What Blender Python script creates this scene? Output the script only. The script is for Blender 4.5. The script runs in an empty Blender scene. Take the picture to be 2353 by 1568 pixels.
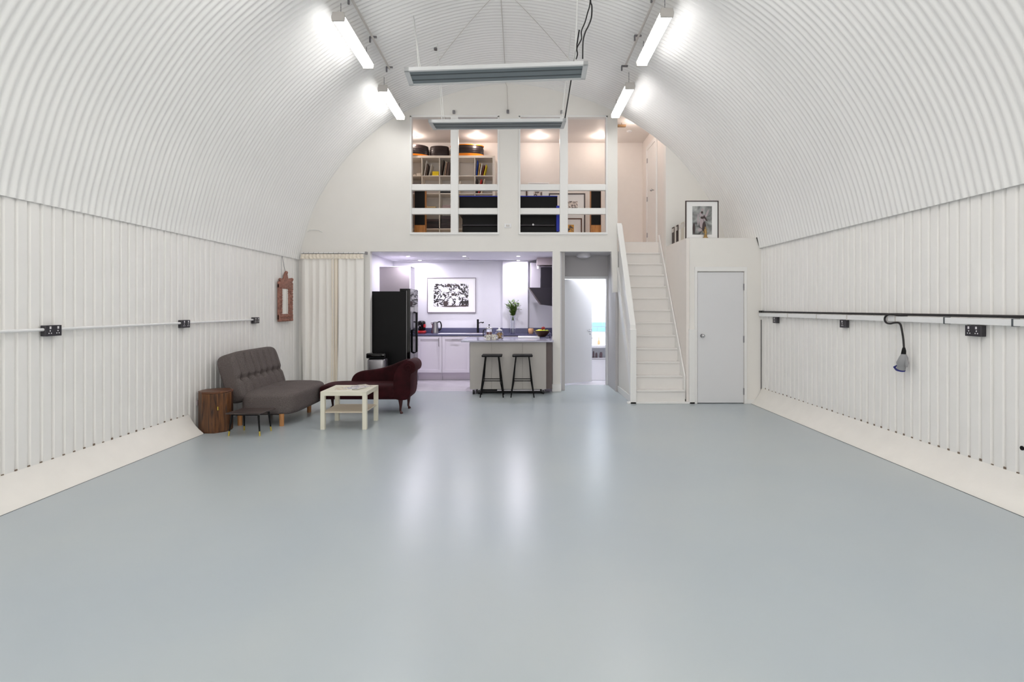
import bpy, bmesh, math, random
from mathutils import Vector, Matrix
random.seed(7)
PI = math.pi
F, CX, HY, CH = 1240.0, 1192.0, 706.0, 1.45      # focal length in pixels, vanishing point, camera height
sc = bpy.context.scene
COL = sc.collection

def P(px, py, D):
    return Vector(((px-CX)*D/F, D, CH+(HY-py)*D/F))
def XA(px, D): return (px-CX)*D/F
def ZA(py, D): return CH+(HY-py)*D/F

# ------------------------------------------------------------------ materials
def lin(c):
    return tuple((v/12.92 if v <= .04045 else ((v+.055)/1.055)**2.4) for v in [x/255 for x in c])
MATS = {}
def mat(name, rgb, rough=.5, metal=0, spec=.5, var=0, scale=8, bump=0, bscale=40, emit=0, trans=0, coat=0, ior=1.45, rough2=None):
    if name in MATS: return MATS[name]
    m = bpy.data.materials.new(name); m.use_nodes = True
    nt = m.node_tree; b = nt.nodes['Principled BSDF']
    c = lin(rgb)
    b.inputs['Base Color'].default_value = (*c, 1)
    b.inputs['Roughness'].default_value = rough
    b.inputs['Metallic'].default_value = metal
    b.inputs['Specular IOR Level'].default_value = spec
    b.inputs['IOR'].default_value = ior
    if coat: b.inputs['Coat Weight'].default_value = coat
    if trans: b.inputs['Transmission Weight'].default_value = trans
    if emit:
        b.inputs['Emission Color'].default_value = (*c, 1)
        b.inputs['Emission Strength'].default_value = emit
    if var or bump or rough2 is not None:
        tc = nt.nodes.new('ShaderNodeTexCoord')
    if var or rough2 is not None:
        n = nt.nodes.new('ShaderNodeTexNoise'); n.inputs['Scale'].default_value = scale; n.inputs['Detail'].default_value = 5
        nt.links.new(tc.outputs['Object'], n.inputs['Vector'])
    if var:
        r = nt.nodes.new('ShaderNodeValToRGB')
        r.color_ramp.elements[0].position = .3; r.color_ramp.elements[1].position = .7
        r.color_ramp.elements[0].color = (*[v*(1-var) for v in c], 1)
        r.color_ramp.elements[1].color = (*[min(1, v*(1+var)) for v in c], 1)
        nt.links.new(n.outputs['Fac'], r.inputs['Fac']); nt.links.new(r.outputs['Color'], b.inputs['Base Color'])
    if rough2 is not None:
        mr = nt.nodes.new('ShaderNodeMapRange'); mr.inputs['From Min'].default_value = .3; mr.inputs['From Max'].default_value = .7
        mr.inputs['To Min'].default_value = rough; mr.inputs['To Max'].default_value = rough2
        nt.links.new(n.outputs['Fac'], mr.inputs['Value']); nt.links.new(mr.outputs['Result'], b.inputs['Roughness'])
    if bump:
        n2 = nt.nodes.new('ShaderNodeTexNoise'); n2.inputs['Scale'].default_value = bscale; n2.inputs['Detail'].default_value = 4
        nt.links.new(tc.outputs['Object'], n2.inputs['Vector'])
        bp = nt.nodes.new('ShaderNodeBump'); bp.inputs['Strength'].default_value = bump; bp.inputs['Distance'].default_value = .01
        nt.links.new(n2.outputs['Fac'], bp.inputs['Height']); nt.links.new(bp.outputs['Normal'], b.inputs['Normal'])
    MATS[name] = m
    return m

def wood_mat(name, dark, light, scale=(30, 30, 2), rough=.45):
    m = bpy.data.materials.new(name); m.use_nodes = True; nt = m.node_tree; b = nt.nodes['Principled BSDF']
    tc = nt.nodes.new('ShaderNodeTexCoord'); mp = nt.nodes.new('ShaderNodeMapping'); mp.inputs['Scale'].default_value = scale
    n = nt.nodes.new('ShaderNodeTexNoise'); n.inputs['Scale'].default_value = 1; n.inputs['Detail'].default_value = 6; n.inputs['Distortion'].default_value = .8
    r = nt.nodes.new('ShaderNodeValToRGB'); r.color_ramp.elements[0].position = .35; r.color_ramp.elements[1].position = .68
    r.color_ramp.elements[0].color = (*lin(dark), 1); r.color_ramp.elements[1].color = (*lin(light), 1)
    nt.links.new(tc.outputs['Object'], mp.inputs['Vector']); nt.links.new(mp.outputs['Vector'], n.inputs['Vector'])
    nt.links.new(n.outputs['Fac'], r.inputs['Fac']); nt.links.new(r.outputs['Color'], b.inputs['Base Color'])
    b.inputs['Roughness'].default_value = rough
    return m

def print_mat(name, scale, lo, hi, a=.47, bb=.53, dist=1.2, seed=(0, 0, 0)):
    """black and white photographic print: patches of dark and light"""
    m = bpy.data.materials.new(name); m.use_nodes = True; nt = m.node_tree; b = nt.nodes['Principled BSDF']
    tc = nt.nodes.new('ShaderNodeTexCoord'); mp = nt.nodes.new('ShaderNodeMapping'); mp.inputs['Location'].default_value = seed
    n = nt.nodes.new('ShaderNodeTexNoise'); n.inputs['Scale'].default_value = scale; n.inputs['Detail'].default_value = 3; n.inputs['Distortion'].default_value = dist
    r = nt.nodes.new('ShaderNodeValToRGB'); r.color_ramp.elements[0].position = a; r.color_ramp.elements[1].position = bb
    r.color_ramp.elements[0].color = (*lin(lo), 1); r.color_ramp.elements[1].color = (*lin(hi), 1)
    nt.links.new(tc.outputs['Object'], mp.inputs['Vector']); nt.links.new(mp.outputs['Vector'], n.inputs['Vector'])
    nt.links.new(n.outputs['Fac'], r.inputs['Fac']); nt.links.new(r.outputs['Color'], b.inputs['Base Color'])
    b.inputs['Roughness'].default_value = .3
    return m

M = {}
M['vault'] = mat('white_gloss_sheet', (240, 239, 237), .28, var=.012, scale=1.5, spec=.55)
M['wall'] = mat('white_wall_paint', (234, 231, 226), .55, var=.012, scale=3)
M['sheet'] = mat('white_wall_sheet', (240, 238, 235), .42, var=.015, scale=4)
M['kerb'] = mat('white_kerb_paint', (238, 234, 228), .5, var=.02, scale=6, bump=.15, bscale=12)
M['trim'] = mat('white_gloss_trim', (236, 235, 233), .35)
M['step'] = mat('white_step_paint', (232, 229, 226), .4, var=.015, scale=5)
M['door'] = mat('white_door_paint', (222, 222, 224), .38)
M['kwall'] = mat('kitchen_wall_paint', (228, 227, 233), .5, var=.01)
M['lwall'] = mat('loft_wall_paint', (236, 230, 225), .6, var=.01)
M['kfloor'] = mat('kitchen_floor_vinyl', (206, 202, 208), .2, var=.06, scale=5)
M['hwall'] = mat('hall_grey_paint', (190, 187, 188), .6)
M['bwall'] = mat('bathroom_wall', (240, 242, 246), .4)
M['chrome'] = mat('chrome', (190, 190, 192), .15, metal=1)
M['steel'] = mat('brushed_steel', (150, 148, 152), .3, metal=1)
M['socket'] = mat('dark_steel_plate', (70, 68, 72), .35, metal=.6)
M['whiteplastic'] = mat('white_plastic', (235, 235, 235), .35)
M['socketwhite'] = mat('socket_insert', (225, 222, 225), .4)
M['black'] = mat('black_plastic', (9, 8, 10), .45, spec=.25)
M['blackgloss'] = mat('black_gloss', (5, 4, 6), .06, spec=.5)
M['blackcable'] = mat('black_cable', (26, 22, 24), .5)
M['whitewire'] = mat('white_wire', (225, 225, 222), .4)
M['heater'] = mat('grey_heater_plate', (124, 133, 136), .45, var=.02)
M['heaterframe'] = mat('heater_frame', (212, 213, 213), .35)
M['groove'] = mat('heater_groove', (84, 90, 94), .5)
M['cap'] = mat('lamp_cap', (205, 200, 195), .4)
M['tube'] = mat('lamp_diffuser', (255, 254, 252), .4, emit=18.5)
M['sofa'] = mat('grey_tweed', (104, 96, 94), .95, var=.28, scale=120, bump=.6, bscale=160, spec=.15)
M['velvet'] = mat('burgundy_velvet', (44, 8, 14), .8, var=.35, scale=7, bump=.1, spec=.2)
M['velvet'].node_tree.nodes['Principled BSDF'].inputs['Sheen Weight'].default_value = .05
M['velvet'].node_tree.nodes['Principled BSDF'].inputs['Sheen Tint'].default_value = (.8, .25, .3, 1)
M['mahogany'] = mat('mahogany', (58, 20, 20), .3)
M['beech'] = wood_mat('beech', (160, 105, 60), (205, 150, 95), (20, 20, 3))
M['cream'] = mat('cream_laminate', (226, 222, 205), .35)
M['shelfshaded'] = mat('cream_shelf_shaded', (205, 192, 172), .4)  # table cream darkened for the shade below the tabletop
M['barrel'] = wood_mat('dark_stained_stave', (40, 22, 12), (124, 78, 40), (28, 28, 2.5), .4)
M['barreltop'] = wood_mat('dark_stained_lid', (60, 32, 18), (120, 74, 44), (4, 30, 30), .4)
M['darktop'] = wood_mat('dark_table_top', (44, 34, 32), (78, 64, 60), (4, 40, 40), .4)
M['brass'] = mat('brass', (215, 190, 90), .3, metal=1)
M['curtain'] = mat('white_muslin', (248, 245, 240), .9, spec=.1)
M['curtainold'] = mat('cream_muslin', (238, 229, 214), .9, spec=.1)
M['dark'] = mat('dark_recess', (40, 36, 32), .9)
M['terracotta'] = mat('carved_copper_wood', (150, 104, 90), .55, var=.4, scale=40, bump=.8, bscale=60)
M['mirror'] = mat('mirror_glass', (245, 245, 245), .04, metal=1)
M['cab'] = mat('lavender_white_door', (226, 220, 230), .35)
M['cabedge'] = mat('cabinet_plinth', (205, 196, 208), .4)
M['cabgrey'] = mat('grey_end_panel', (152, 144, 148), .5)
M['worktop'] = mat('slate_blue_worktop', (82, 82, 112), .25, var=.06, scale=20)
M['islandtop'] = mat('pale_worktop_gloss', (176, 174, 192), .14, spec=.8)
M['island'] = mat('island_greige', (180, 175, 170), .5, var=.01)
M['islanddark'] = mat('island_brown_end', (96, 84, 82), .5)
M['hood'] = mat('hood_dark_glass', (30, 24, 36), .35, spec=.3)
M['duct2'] = mat('brown_block', (150, 118, 84), .6)
M['duct'] = mat('duct_beige', (178, 164, 168), .5)
M['paper'] = mat('white_paper', (244, 243, 242), .5)
M['frame_dark'] = mat('dark_frame', (72, 60, 60), .4)
M['frame_grey'] = mat('grey_frame', (120, 110, 120), .35)
M['frame_brown'] = mat('brown_frame', (96, 60, 44), .4)
M['red'] = mat('red_plastic', (190, 34, 40), .3)
M['leaf'] = mat('leaf_green', (92, 122, 48), .5, var=.3, scale=20)
M['stem'] = mat('stem_green', (70, 92, 44), .5)
M['petal'] = mat('white_petal', (248, 250, 236), .5)
M['glass'] = mat('clear_glass', (250, 252, 255), .02, trans=1, ior=1.45)
M['tea'] = mat('brown_tea', (120, 40, 16), .2)
M['biscuit'] = mat('biscuit', (196, 150, 84), .7, var=.3, scale=40)
M['mug'] = print_mat('patterned_mug', 60, (150, 146, 140), (236, 232, 218), .36, .5)
M['bowl'] = mat('dark_brown_bowl', (66, 44, 34), .5)
M['lemon'] = mat('lemon', (232, 226, 60), .4, var=.05)
M['lime'] = mat('green_apple', (186, 204, 60), .35, var=.05)
M['apple'] = mat('red_apple', (140, 34, 36), .3, var=.2)
M['orange'] = mat('orange_wood', (226, 176, 130), .5)
M['bluetile'] = mat('pale_blue_tile', (150, 196, 232), .2)
M['basin'] = mat('white_ceramic', (240, 238, 242), .2)
M['towel'] = mat('dark_towels', (110, 92, 98), .8, var=.3, scale=40)
M['shelf'] = mat('white_shelf', (246, 238, 226), .4)
M['orangeband'] = mat('orange_band', (240, 140, 30), .4)
M['casebrown'] = mat('black_brown_case', (44, 34, 34), .35)
M['blue'] = mat('blue_edging', (40, 60, 190), .4)
M['yellow'] = mat('yellow_metal', (214, 168, 30), .4)
M['speakerwood'] = wood_mat('speaker_wood', (176, 112, 50), (206, 142, 74), (20, 20, 4))
M['grille'] = mat('black_grille', (14, 13, 14), .8)
M['gold'] = mat('old_gold', (170, 140, 90), .4, metal=.6)
M['greyplug'] = mat('grey_plug', (150, 150, 152), .5)
M['plugblue'] = mat('plug_blue', (40, 44, 120), .4)
M['spot'] = mat('spot_lens', (255, 250, 240), .4, emit=30)
M['spotloft'] = mat('spot_lens_warm', (255, 236, 214), .4, emit=30)
M['dome'] = mat('dome_glass', (205, 203, 208), .3)
M['castor'] = mat('black_castor', (18, 17, 20), .5)

# ------------------------------------------------------------------ mesh builder
class MB:
    def __init__(s): s.bm = bmesh.new()
    def add(s, vs, fs):
        v = [s.bm.verts.new(p) for p in vs]
        for f in fs:
            try: s.bm.faces.new([v[i] for i in f])
            except ValueError: pass
        return s
    def merge(s, b):
        me = bpy.data.meshes.new('tmp'); b.to_mesh(me); b.free(); s.bm.from_mesh(me); bpy.data.meshes.remove(me); return s
    def box(s, x0, x1, y0, y1, z0, z1, bev=0, seg=2, mtx=None):
        b = bmesh.new()
        bmesh.ops.create_cube(b, size=1)
        for v in b.verts:
            v.co = Vector(((x0+x1)/2+v.co.x*(x1-x0), (y0+y1)/2+v.co.y*(y1-y0), (z0+z1)/2+v.co.z*(z1-z0)))
        if bev: bmesh.ops.bevel(b, geom=b.edges[:], offset=bev, segments=seg, affect='EDGES', profile=.5)
        if mtx: b.transform(mtx)
        return s.merge(b)
    def prism(s, poly, axis, a, b_, bev=0, seg=2):
        """polygon in the plane normal to axis ('x': (y,z), 'y': (x,z), 'z': (x,y)) extruded from a to b_"""
        b = bmesh.new()
        def pt(p, t): return {'x': (t, p[0], p[1]), 'y': (p[0], t, p[1]), 'z': (p[0], p[1], t)}[axis]
        A = [b.verts.new(pt(p, a)) for p in poly]; B = [b.verts.new(pt(p, b_)) for p in poly]
        n = len(poly)
        b.faces.new(A); b.faces.new(B[::-1])
        for i in range(n): b.faces.new([A[i], B[i], B[(i+1) % n], A[(i+1) % n]])
        bmesh.ops.recalc_face_normals(b, faces=b.faces[:])
        if bev:
            ed = [e for e in b.edges if all(v in A for v in e.verts) or all(v in B for v in e.verts)]
            bmesh.ops.bevel(b, geom=ed, offset=bev, segments=seg, affect='EDGES', profile=.5)
        return s.merge(b)
    def tube(s, pts, r, n=8, closed=False):
        pts = [Vector(p) for p in pts]; rr = r if isinstance(r, (list, tuple)) else [r]*len(pts)
        rings = []; up = None
        for i, p in enumerate(pts):
            if closed: t = pts[(i+1) % len(pts)]-pts[i-1]
            else: t = pts[min(i+1, len(pts)-1)]-pts[max(i-1, 0)]
            t = t.normalized() if t.length > 1e-9 else Vector((0, 0, 1))
            if up is None: up = t.orthogonal().normalized()
            up = (up-t*up.dot(t)); up = up.normalized() if up.length > 1e-6 else t.orthogonal().normalized()
            sd = t.cross(up)
            rings.append([s.bm.verts.new(p+(up*math.cos(2*PI*k/n)+sd*math.sin(2*PI*k/n))*rr[i]) for k in range(n)])
        m = len(rings)
        for i in range(m if closed else m-1):
            a, b = rings[i], rings[(i+1) % m]
            for k in range(n): s.bm.faces.new([a[k], a[(k+1) % n], b[(k+1) % n], b[k]])
        if not closed:
            s.bm.faces.new(rings[0][::-1]); s.bm.faces.new(rings[-1])
        return s
    def cyl(s, p0, p1, r0, r1=None, n=20):
        return s.tube([p0, p1], [r0, r0 if r1 is None else r1], n)
    def lathe(s, c, prof, n=24, mtx=None):
        """prof: list of (r, z) about a vertical axis through c"""
        c = Vector(c); b = bmesh.new(); rings = []
        for r, z in prof:
            if r < 1e-5: rings.append([b.verts.new((0, 0, z))])
            else: rings.append([b.verts.new((r*math.cos(2*PI*k/n), r*math.sin(2*PI*k/n), z)) for k in range(n)])
        for A, B in zip(rings, rings[1:]):
            for k in range(n):
                f = [A[k % len(A)], A[(k+1) % n % len(A)], B[(k+1) % n % len(B)], B[k % len(B)]]
                f = list(dict.fromkeys(f))
                if len(f) > 2: b.faces.new(f)
        if mtx: b.transform(mtx)
        b.transform(Matrix.Translation(c))
        return s.merge(b)
    def sph(s, c, r, sc_=(1, 1, 1), u=16, v=10):
        b = bmesh.new(); bmesh.ops.create_uvsphere(b, u_segments=u, v_segments=v, radius=r)
        b.transform(Matrix.Translation(Vector(c)) @ Matrix.Diagonal((*sc_, 1)))
        return s.merge(b)
    def pad(s, c, half, n=5, cuts=18, disp=None, rot=None):
        """soft rounded block"""
        b = bmesh.new(); bmesh.ops.create_cube(b, size=2)
        bmesh.ops.subdivide_edges(b, edges=b.edges[:], cuts=cuts, use_grid_fill=True)
        for v in b.verts:
            p = v.co.copy(); m = max(abs(p.x), abs(p.y), abs(p.z))
            l = (abs(p.x)**n+abs(p.y)**n+abs(p.z)**n)**(1/n)
            q = p*(m/l); q = Vector((q.x*half[0], q.y*half[1], q.z*half[2]))
            if disp: q = disp(q, p)
            v.co = q
        mt = Matrix.Translation(Vector(c))
        if rot is not None: mt = mt @ rot
        b.transform(mt)
        return s.merge(b)
    def build(s, name, m, parent=None, smooth=False, recalc=True):
        if parent is not None:
            off = Vector((0, 0, 0)); q = parent
            while q is not None: off += q.location; q = q.parent
            for v in s.bm.verts: v.co -= off
        if recalc: bmesh.ops.recalc_face_normals(s.bm, faces=s.bm.faces[:])
        me = bpy.data.meshes.new(name); s.bm.to_mesh(me); s.bm.free()
        me.materials.append(m)
        if smooth:
            me.polygons.foreach_set('use_smooth', [True]*len(me.polygons))
            if smooth != 'all':
                try: me.set_sharp_from_angle(angle=math.radians(smooth if not isinstance(smooth, bool) else 40))
                except Exception: pass
        o = bpy.data.objects.new(name, me); COL.objects.link(o)
        if parent is not None: o.parent = parent
        return o

def tag(o, label=None, cat=None, group=None, kind=None):
    if label: o['label'] = label
    if cat: o['category'] = cat
    if group: o['group'] = group
    if kind: o['kind'] = kind
    return o
def struct(o): o['kind'] = 'structure'; return o
def thing(name, loc, label, cat, group=None):
    o = bpy.data.objects.new(name, None); COL.objects.link(o); o.location = loc; o.empty_display_size = .1
    return tag(o, label, cat, group)
def solo(mb, name, m, label, cat, group=None, smooth=False, origin=None):
    """a thing that is one mesh; origin at its base"""
    if origin is not None:
        for v in mb.bm.verts: v.co -= Vector(origin)
    o = mb.build(name, m, None, smooth)
    if origin is not None: o.location = origin
    return tag(o, label, cat, group)
def dup(root, loc, label, group=None):
    r = root.copy(); COL.objects.link(r); r.location = loc; r['label'] = label
    if group: r['group'] = group
    for ch in list(root.children):
        c = ch.copy(); COL.objects.link(c); c.parent = r
        for g in list(ch.children):
            d = g.copy(); COL.objects.link(d); d.parent = c
    return r

# ------------------------------------------------------------------ the vault profile
raw = [(-3.752, 2.262), (-3.735, 2.42), (-3.655, 2.70), (-3.590, 2.943), (-3.493, 3.189), (-3.352, 3.443), (-3.209, 3.666), (-3.06, 3.873), (-2.875, 4.095),
       (-2.634, 4.325), (-2.373, 4.535), (-2.15, 4.69), (-1.80, 4.88), (-1.112, 5.139), (-.642, 5.252), (-.19, 5.292), (.269, 5.25),
       (.888, 5.112), (1.515, 4.878), (1.95, 4.64), (2.328, 4.378), (2.58, 4.175), (2.903, 3.84), (3.231, 3.375), (3.42, 3.0), (3.54, 2.68), (3.615, 2.335)]
def catmull(pts, per=4):
    out = []
    for i in range(len(pts)-1):
        p0, p1, p2, p3 = pts[max(i-1, 0)], pts[i], pts[i+1], pts[min(i+2, len(pts)-1)]
        for k in range(per):
            t = k/per
            out.append(tuple(.5*((2*p1[j])+(-p0[j]+p2[j])*t+(2*p0[j]-5*p1[j]+4*p2[j]-p3[j])*t*t+(-p0[j]+3*p1[j]-3*p2[j]+p3[j])*t**3) for j in (0, 1)))
    out.append(pts[-1]); return out
prof = catmull(raw, 3)
for _ in range(6):   # ease out small kinks
    prof = [prof[0]]+[tuple((prof[i-1][j]+2*prof[i][j]+prof[i+1][j])/4 for j in (0, 1)) for i in range(1, len(prof)-1)]+[prof[-1]]
def vz(x):
    for a, b in zip(prof, prof[1:]):
        if a[0] <= x <= b[0]: return a[1]+(b[1]-a[1])*(x-a[0])/max(b[0]-a[0], 1e-6)
    return 2.3
def make_vault():
    n = len(prof); nrm = []
    for i in range(n):
        a = Vector(prof[max(i-1, 0)]); b = Vector(prof[min(i+1, n-1)]); t = (b-a).normalized()
        nrm.append((t.y, -t.x))
    ys = []; pitch = .074; y = -4.0
    while y < 3.2: ys.append((y, 0)); y += .3
    y = 3.2; k = 0
    while y <= 9.26: ys.append((y, .0075*math.cos(2*PI*k/8))); y += pitch/8; k += 1
    vs = []; fs = []
    for (y, a) in ys:
        for i in range(n): vs.append((prof[i][0]+nrm[i][0]*a, y, prof[i][1]+nrm[i][1]*a))
    for r in range(len(ys)-1):
        for i in range(n-1): q = r*n+i; fs.append((q, q+1, q+n+1, q+n))
    me = bpy.data.meshes.new('ceiling'); me.from_pydata(vs, [], fs); me.materials.append(M['vault'])
    me.polygons.foreach_set('use_smooth', [True]*len(me.polygons))
    o = bpy.data.objects.new('ceiling', me); COL.objects.link(o); struct(o)
make_vault()

# ------------------------------------------------------------------ side walls of ribbed sheet
def ribbed(name, x, out, ztop, y0, y1):
    """vertical sheet with narrow grooves every .108 m; out = -1 for the wall on the left of the lens"""
    pts = []; y = y0
    if y0 < 3: pts = [(y0, 0)]; y = 3.0
    while y < y1-.11:
        pts += [(y, 0), (y+.071, 0), (y+.079, .018), (y+.098, .018)]; y += .106
    pts += [(y1, 0)]
    vs = []; fs = []
    for (yy, d) in pts:
        vs += [(x+out*d, yy, 0), (x+out*d, yy, ztop)]
    for i in range(len(pts)-1): fs.append((2*i, 2*i+1, 2*i+3, 2*i+2))
    m = MB().add(vs, fs)
    m.box(x+out*.03, x+out*.1, y0, y1, 0, ztop+.02)
    return struct(m.build(name, M['sheet'], recalc=False))
ribbed('wall_left', -3.765, -1, 2.285, -4, 9.25)
ribbed('wall_right', 3.64, 1, 2.36, -4, 8.10)
# lip where the vault sheets end over the wall sheets

def kerb(name, xf, xw, h, y0, y1):
    s = 1 if xw > xf else -1; w = abs(xw-xf)
    pr = [(xf, 0), (xf+s*.012, .018), (xf+s*w*.3, .05), (xf+s*w*.6, .105), (xf+s*w*.85, .17), (xw, h), (xw+s*.09, h), (xw+s*.09, 0)]
    return struct(MB().prism(pr, 'y', y0, y1).build(name, M['kerb'], smooth=30))
kerb('baseboard_left', -3.595, -3.765, .222, -4, 6.16)
kerb('baseboard_right', 3.485, 3.64, .236, -4, 8.09)
struct(MB().box(3.478, 3.487, -4, 8.09, -.01, .0015).build('trim_1', M['groove']))
struct(MB().box(-3.597, -3.590, -4, 6.16, -.01, .0015).build('trim_2', M['groove']))

rs = MB(); rnd = random.Random(8)
for i in range(int(5.0/.106)):
    y = 3.0+i*.106+.088
    if y < 6.1: rs.box(-3.768, -3.762, y-.010, y+.008, .2225, .2225+.012*rnd.random()+.006)
    if y < 8.0: rs.box(3.637, 3.642, y-.010, y+.008, .2365, .2365+.012*rnd.random()+.006)
struct(rs.build('trim_7', mat('rust_specks', (128, 112, 98), .8)))
# ------------------------------------------------------------------ floor
def floor_mat():
    m = bpy.data.materials.new('blue_grey_resin_floor'); m.use_nodes = True; nt = m.node_tree; b = nt.nodes['Principled BSDF']
    tc = nt.nodes.new('ShaderNodeTexCoord')
    n = nt.nodes.new('ShaderNodeTexNoise'); n.inputs['Scale'].default_value = .55; n.inputs['Detail'].default_value = 4
    r = nt.nodes.new('ShaderNodeValToRGB'); r.color_ramp.elements[0].position = .35; r.color_ramp.elements[1].position = .65
    r.color_ramp.elements[0].color = (*lin((172, 182, 189)), 1); r.color_ramp.elements[1].color = (*lin((180, 188, 191)), 1)
    mr = nt.nodes.new('ShaderNodeMapRange'); mr.inputs['To Min'].default_value = .24; mr.inputs['To Max'].default_value = .36
    n2 = nt.nodes.new('ShaderNodeTexNoise'); n2.inputs['Scale'].default_value = 2.2; n2.inputs['Detail'].default_value = 5
    L = nt.links.new
    mp = nt.nodes.new('ShaderNodeMapping'); mp.inputs['Location'].default_value = (.31, .17, .43); L(tc.outputs['Object'], mp.inputs['Vector'])
    for q in (n, n2): L(mp.outputs['Vector'], q.inputs['Vector'])
    L(n.outputs['Fac'], r.inputs['Fac']); L(r.outputs['Color'], b.inputs['Base Color'])
    b.inputs['Roughness'].default_value = .29
    pass
    b.inputs['Specular IOR Level'].default_value = .55
    return m
M['floor'] = floor_mat()
fl = MB().box(-3.9, 3.8, -4, 9.3, -.1, 0).box(.60, 1.70, 9.3, 10.05, -.1, 0)
struct(fl.build('floor', M['floor']))
struct(MB().box(-2.7, .6, 9.3, 11.35, -.1, -.002).build('floor_kitchen', M['kfloor']))
struct(MB().box(.74, 2.6, 10.05, 11.2, -.1, -.001).build('floor_bathroom', M['kfloor']))
struct(MB().box(-4, 4, -4.1, -4, 0, 5.4).build('wall_front', M['wall']))

# ------------------------------------------------------------------ the far wall
BY = 9.25; BT = .12
OUTER = []
for i in range(len(prof)):
    a = Vector(prof[max(i-1, 0)]); b = Vector(prof[min(i+1, len(prof)-1)]); t = (b-a).normalized()
    OUTER.append((prof[i][0]-t.y*.05, prof[i][1]+t.x*.05))
def strip(mb, x0, x1, z0, y0=BY, y1=BY+BT, up=.03):
    pts = [p for p in OUTER if x0 < p[0] < x1]
    def oz(x):
        for a, b in zip(OUTER, OUTER[1:]):
            if a[0] <= x <= b[0]: return a[1]+(b[1]-a[1])*(x-a[0])/max(b[0]-a[0], 1e-6)
        return 2.2
    top = ([(x0, oz(x0))] if x0 > OUTER[0][0] else [])+pts+([(x1, oz(x1))] if x1 < OUTER[-1][0] else [])
    if x0 <= OUTER[0][0]: mb.box(x0, top[0][0], y0, y1, min(z0, 2.2), 2.5)
    for a, b in zip(top, top[1:]):
        if b[0]-a[0] > 1e-4 and max(a[1], b[1]) > z0: mb.prism([(a[0], z0), (b[0], z0), (b[0], max(b[1], z0+.01)), (a[0], max(a[1], z0+.01))], 'y', y0, y1)
wb = MB()
LX0, LX1 = XA(945, BY), XA(1393, BY)          # outer edges of the loft glazing
ZB, ZT = ZA(535, BY), ZA(269, BY)
ZK = 2.405
xc0, xc1 = XA(693.5, BY), XA(834, BY); xk0, xk1 = XA(850.5, BY), XA(1270, BY); xh0, xh1 = XA(1287.5, BY), XA(1408, BY)
strip(wb, -3.85, LX0, ZK)
wb.box(LX0, LX1, BY, BY+BT, ZK, ZB)
strip(wb, LX0, LX1, ZT)
wb.box(XA(1144, BY), XA(1195, BY), BY, BY+BT, ZB, ZT)
strip(wb, LX1, XA(1419, BY), ZK)
wb.box(-3.78, xc0, BY, BY+BT, 0, ZK)
wb.box(xc0, xc1, BY, BY+BT, 2.37, ZK)
wb.box(xc1, xk0, BY, BY+BT, 0, ZK)
wb.box(xk1, xh0, BY, BY+BT, 0, ZK)
wb.prism([(XA(1405, BY), ZK), (XA(1420, BY), ZK), (XA(1420, BY), ZA(672, BY)), (XA(1409, BY), ZA(672, BY))], 'y', BY, BY+BT)
strip(wb, 2.52, 3.72, 0)
struct(wb.build('wall_back', M['wall']))
struct(MB().box(xk1-.012, xh0+.012, BY-.02, BY+BT+.01, 0, .13, bev=.006).build('baseboard_back', M['trim']))
# loft glazing frames: lining, mullion, two rails
def loft_frame(name, a, b, m0, m1):
    mb = MB(); y0, y1 = BY-.012, BY+.11
    xa, xb = XA(a, BY)+.006, XA(b, BY)-.006; t = .03
    mb.box(xa-t, xa, y0, y1, ZB-.035, ZT+.02, bev=.004); mb.box(xb, xb+t, y0, y1, ZB-.035, ZT+.02, bev=.004)
    mb.box(xa-t, xb+t, y0-.006, y1, ZB-.035, ZB+.005, bev=.004); mb.box(xa-t, xb+t, y0, y1, ZT-.006, ZT+.03, bev=.004)
    mb.box(XA(m0, BY), XA(m1, BY), y0+.004, y1, ZB-.01, ZT+.02, bev=.005)
    for (u, v) in ((423, 437), (478, 492)):
        mb.box(xa, xb, y0+.02, y1-.02, ZA(v, BY), ZA(u, BY), bev=.005)
    struct(mb.build(name, M['trim']))
loft_frame('window_1', 945, 1144, 1035.5, 1053)
loft_frame('window_2', 1195, 1393, 1286.5, 1305)

# alcove behind the curtain, its darkness put into the wall and floor colour
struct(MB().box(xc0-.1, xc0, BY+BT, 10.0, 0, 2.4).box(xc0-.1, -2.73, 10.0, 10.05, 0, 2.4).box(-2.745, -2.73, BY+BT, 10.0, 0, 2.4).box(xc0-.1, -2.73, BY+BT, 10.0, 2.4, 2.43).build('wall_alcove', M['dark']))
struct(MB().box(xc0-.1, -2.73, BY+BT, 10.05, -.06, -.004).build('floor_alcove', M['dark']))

# ------------------------------------------------------------------ kitchen room shell
KD = 11.3
kw = MB()
kw.box(-2.72, .80, KD, KD+.08, 0, ZK)
kw.box(-2.72, -2.63, BY+BT, KD, 0, ZK)
kw.box(.70, .74, BY+BT, KD, 0, ZK)
kw.box(XA(1155, 11.12), XA(1213, 11.12), 11.12, KD, 0, ZK)      # chimney pier
struct(kw.build('wall_kitchen', M['kwall']))
struct(MB().box(-2.72, .74, BY+BT, KD+.08, ZK, ZK+.05).build('ceiling_kitchen', M['kwall']))
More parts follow.
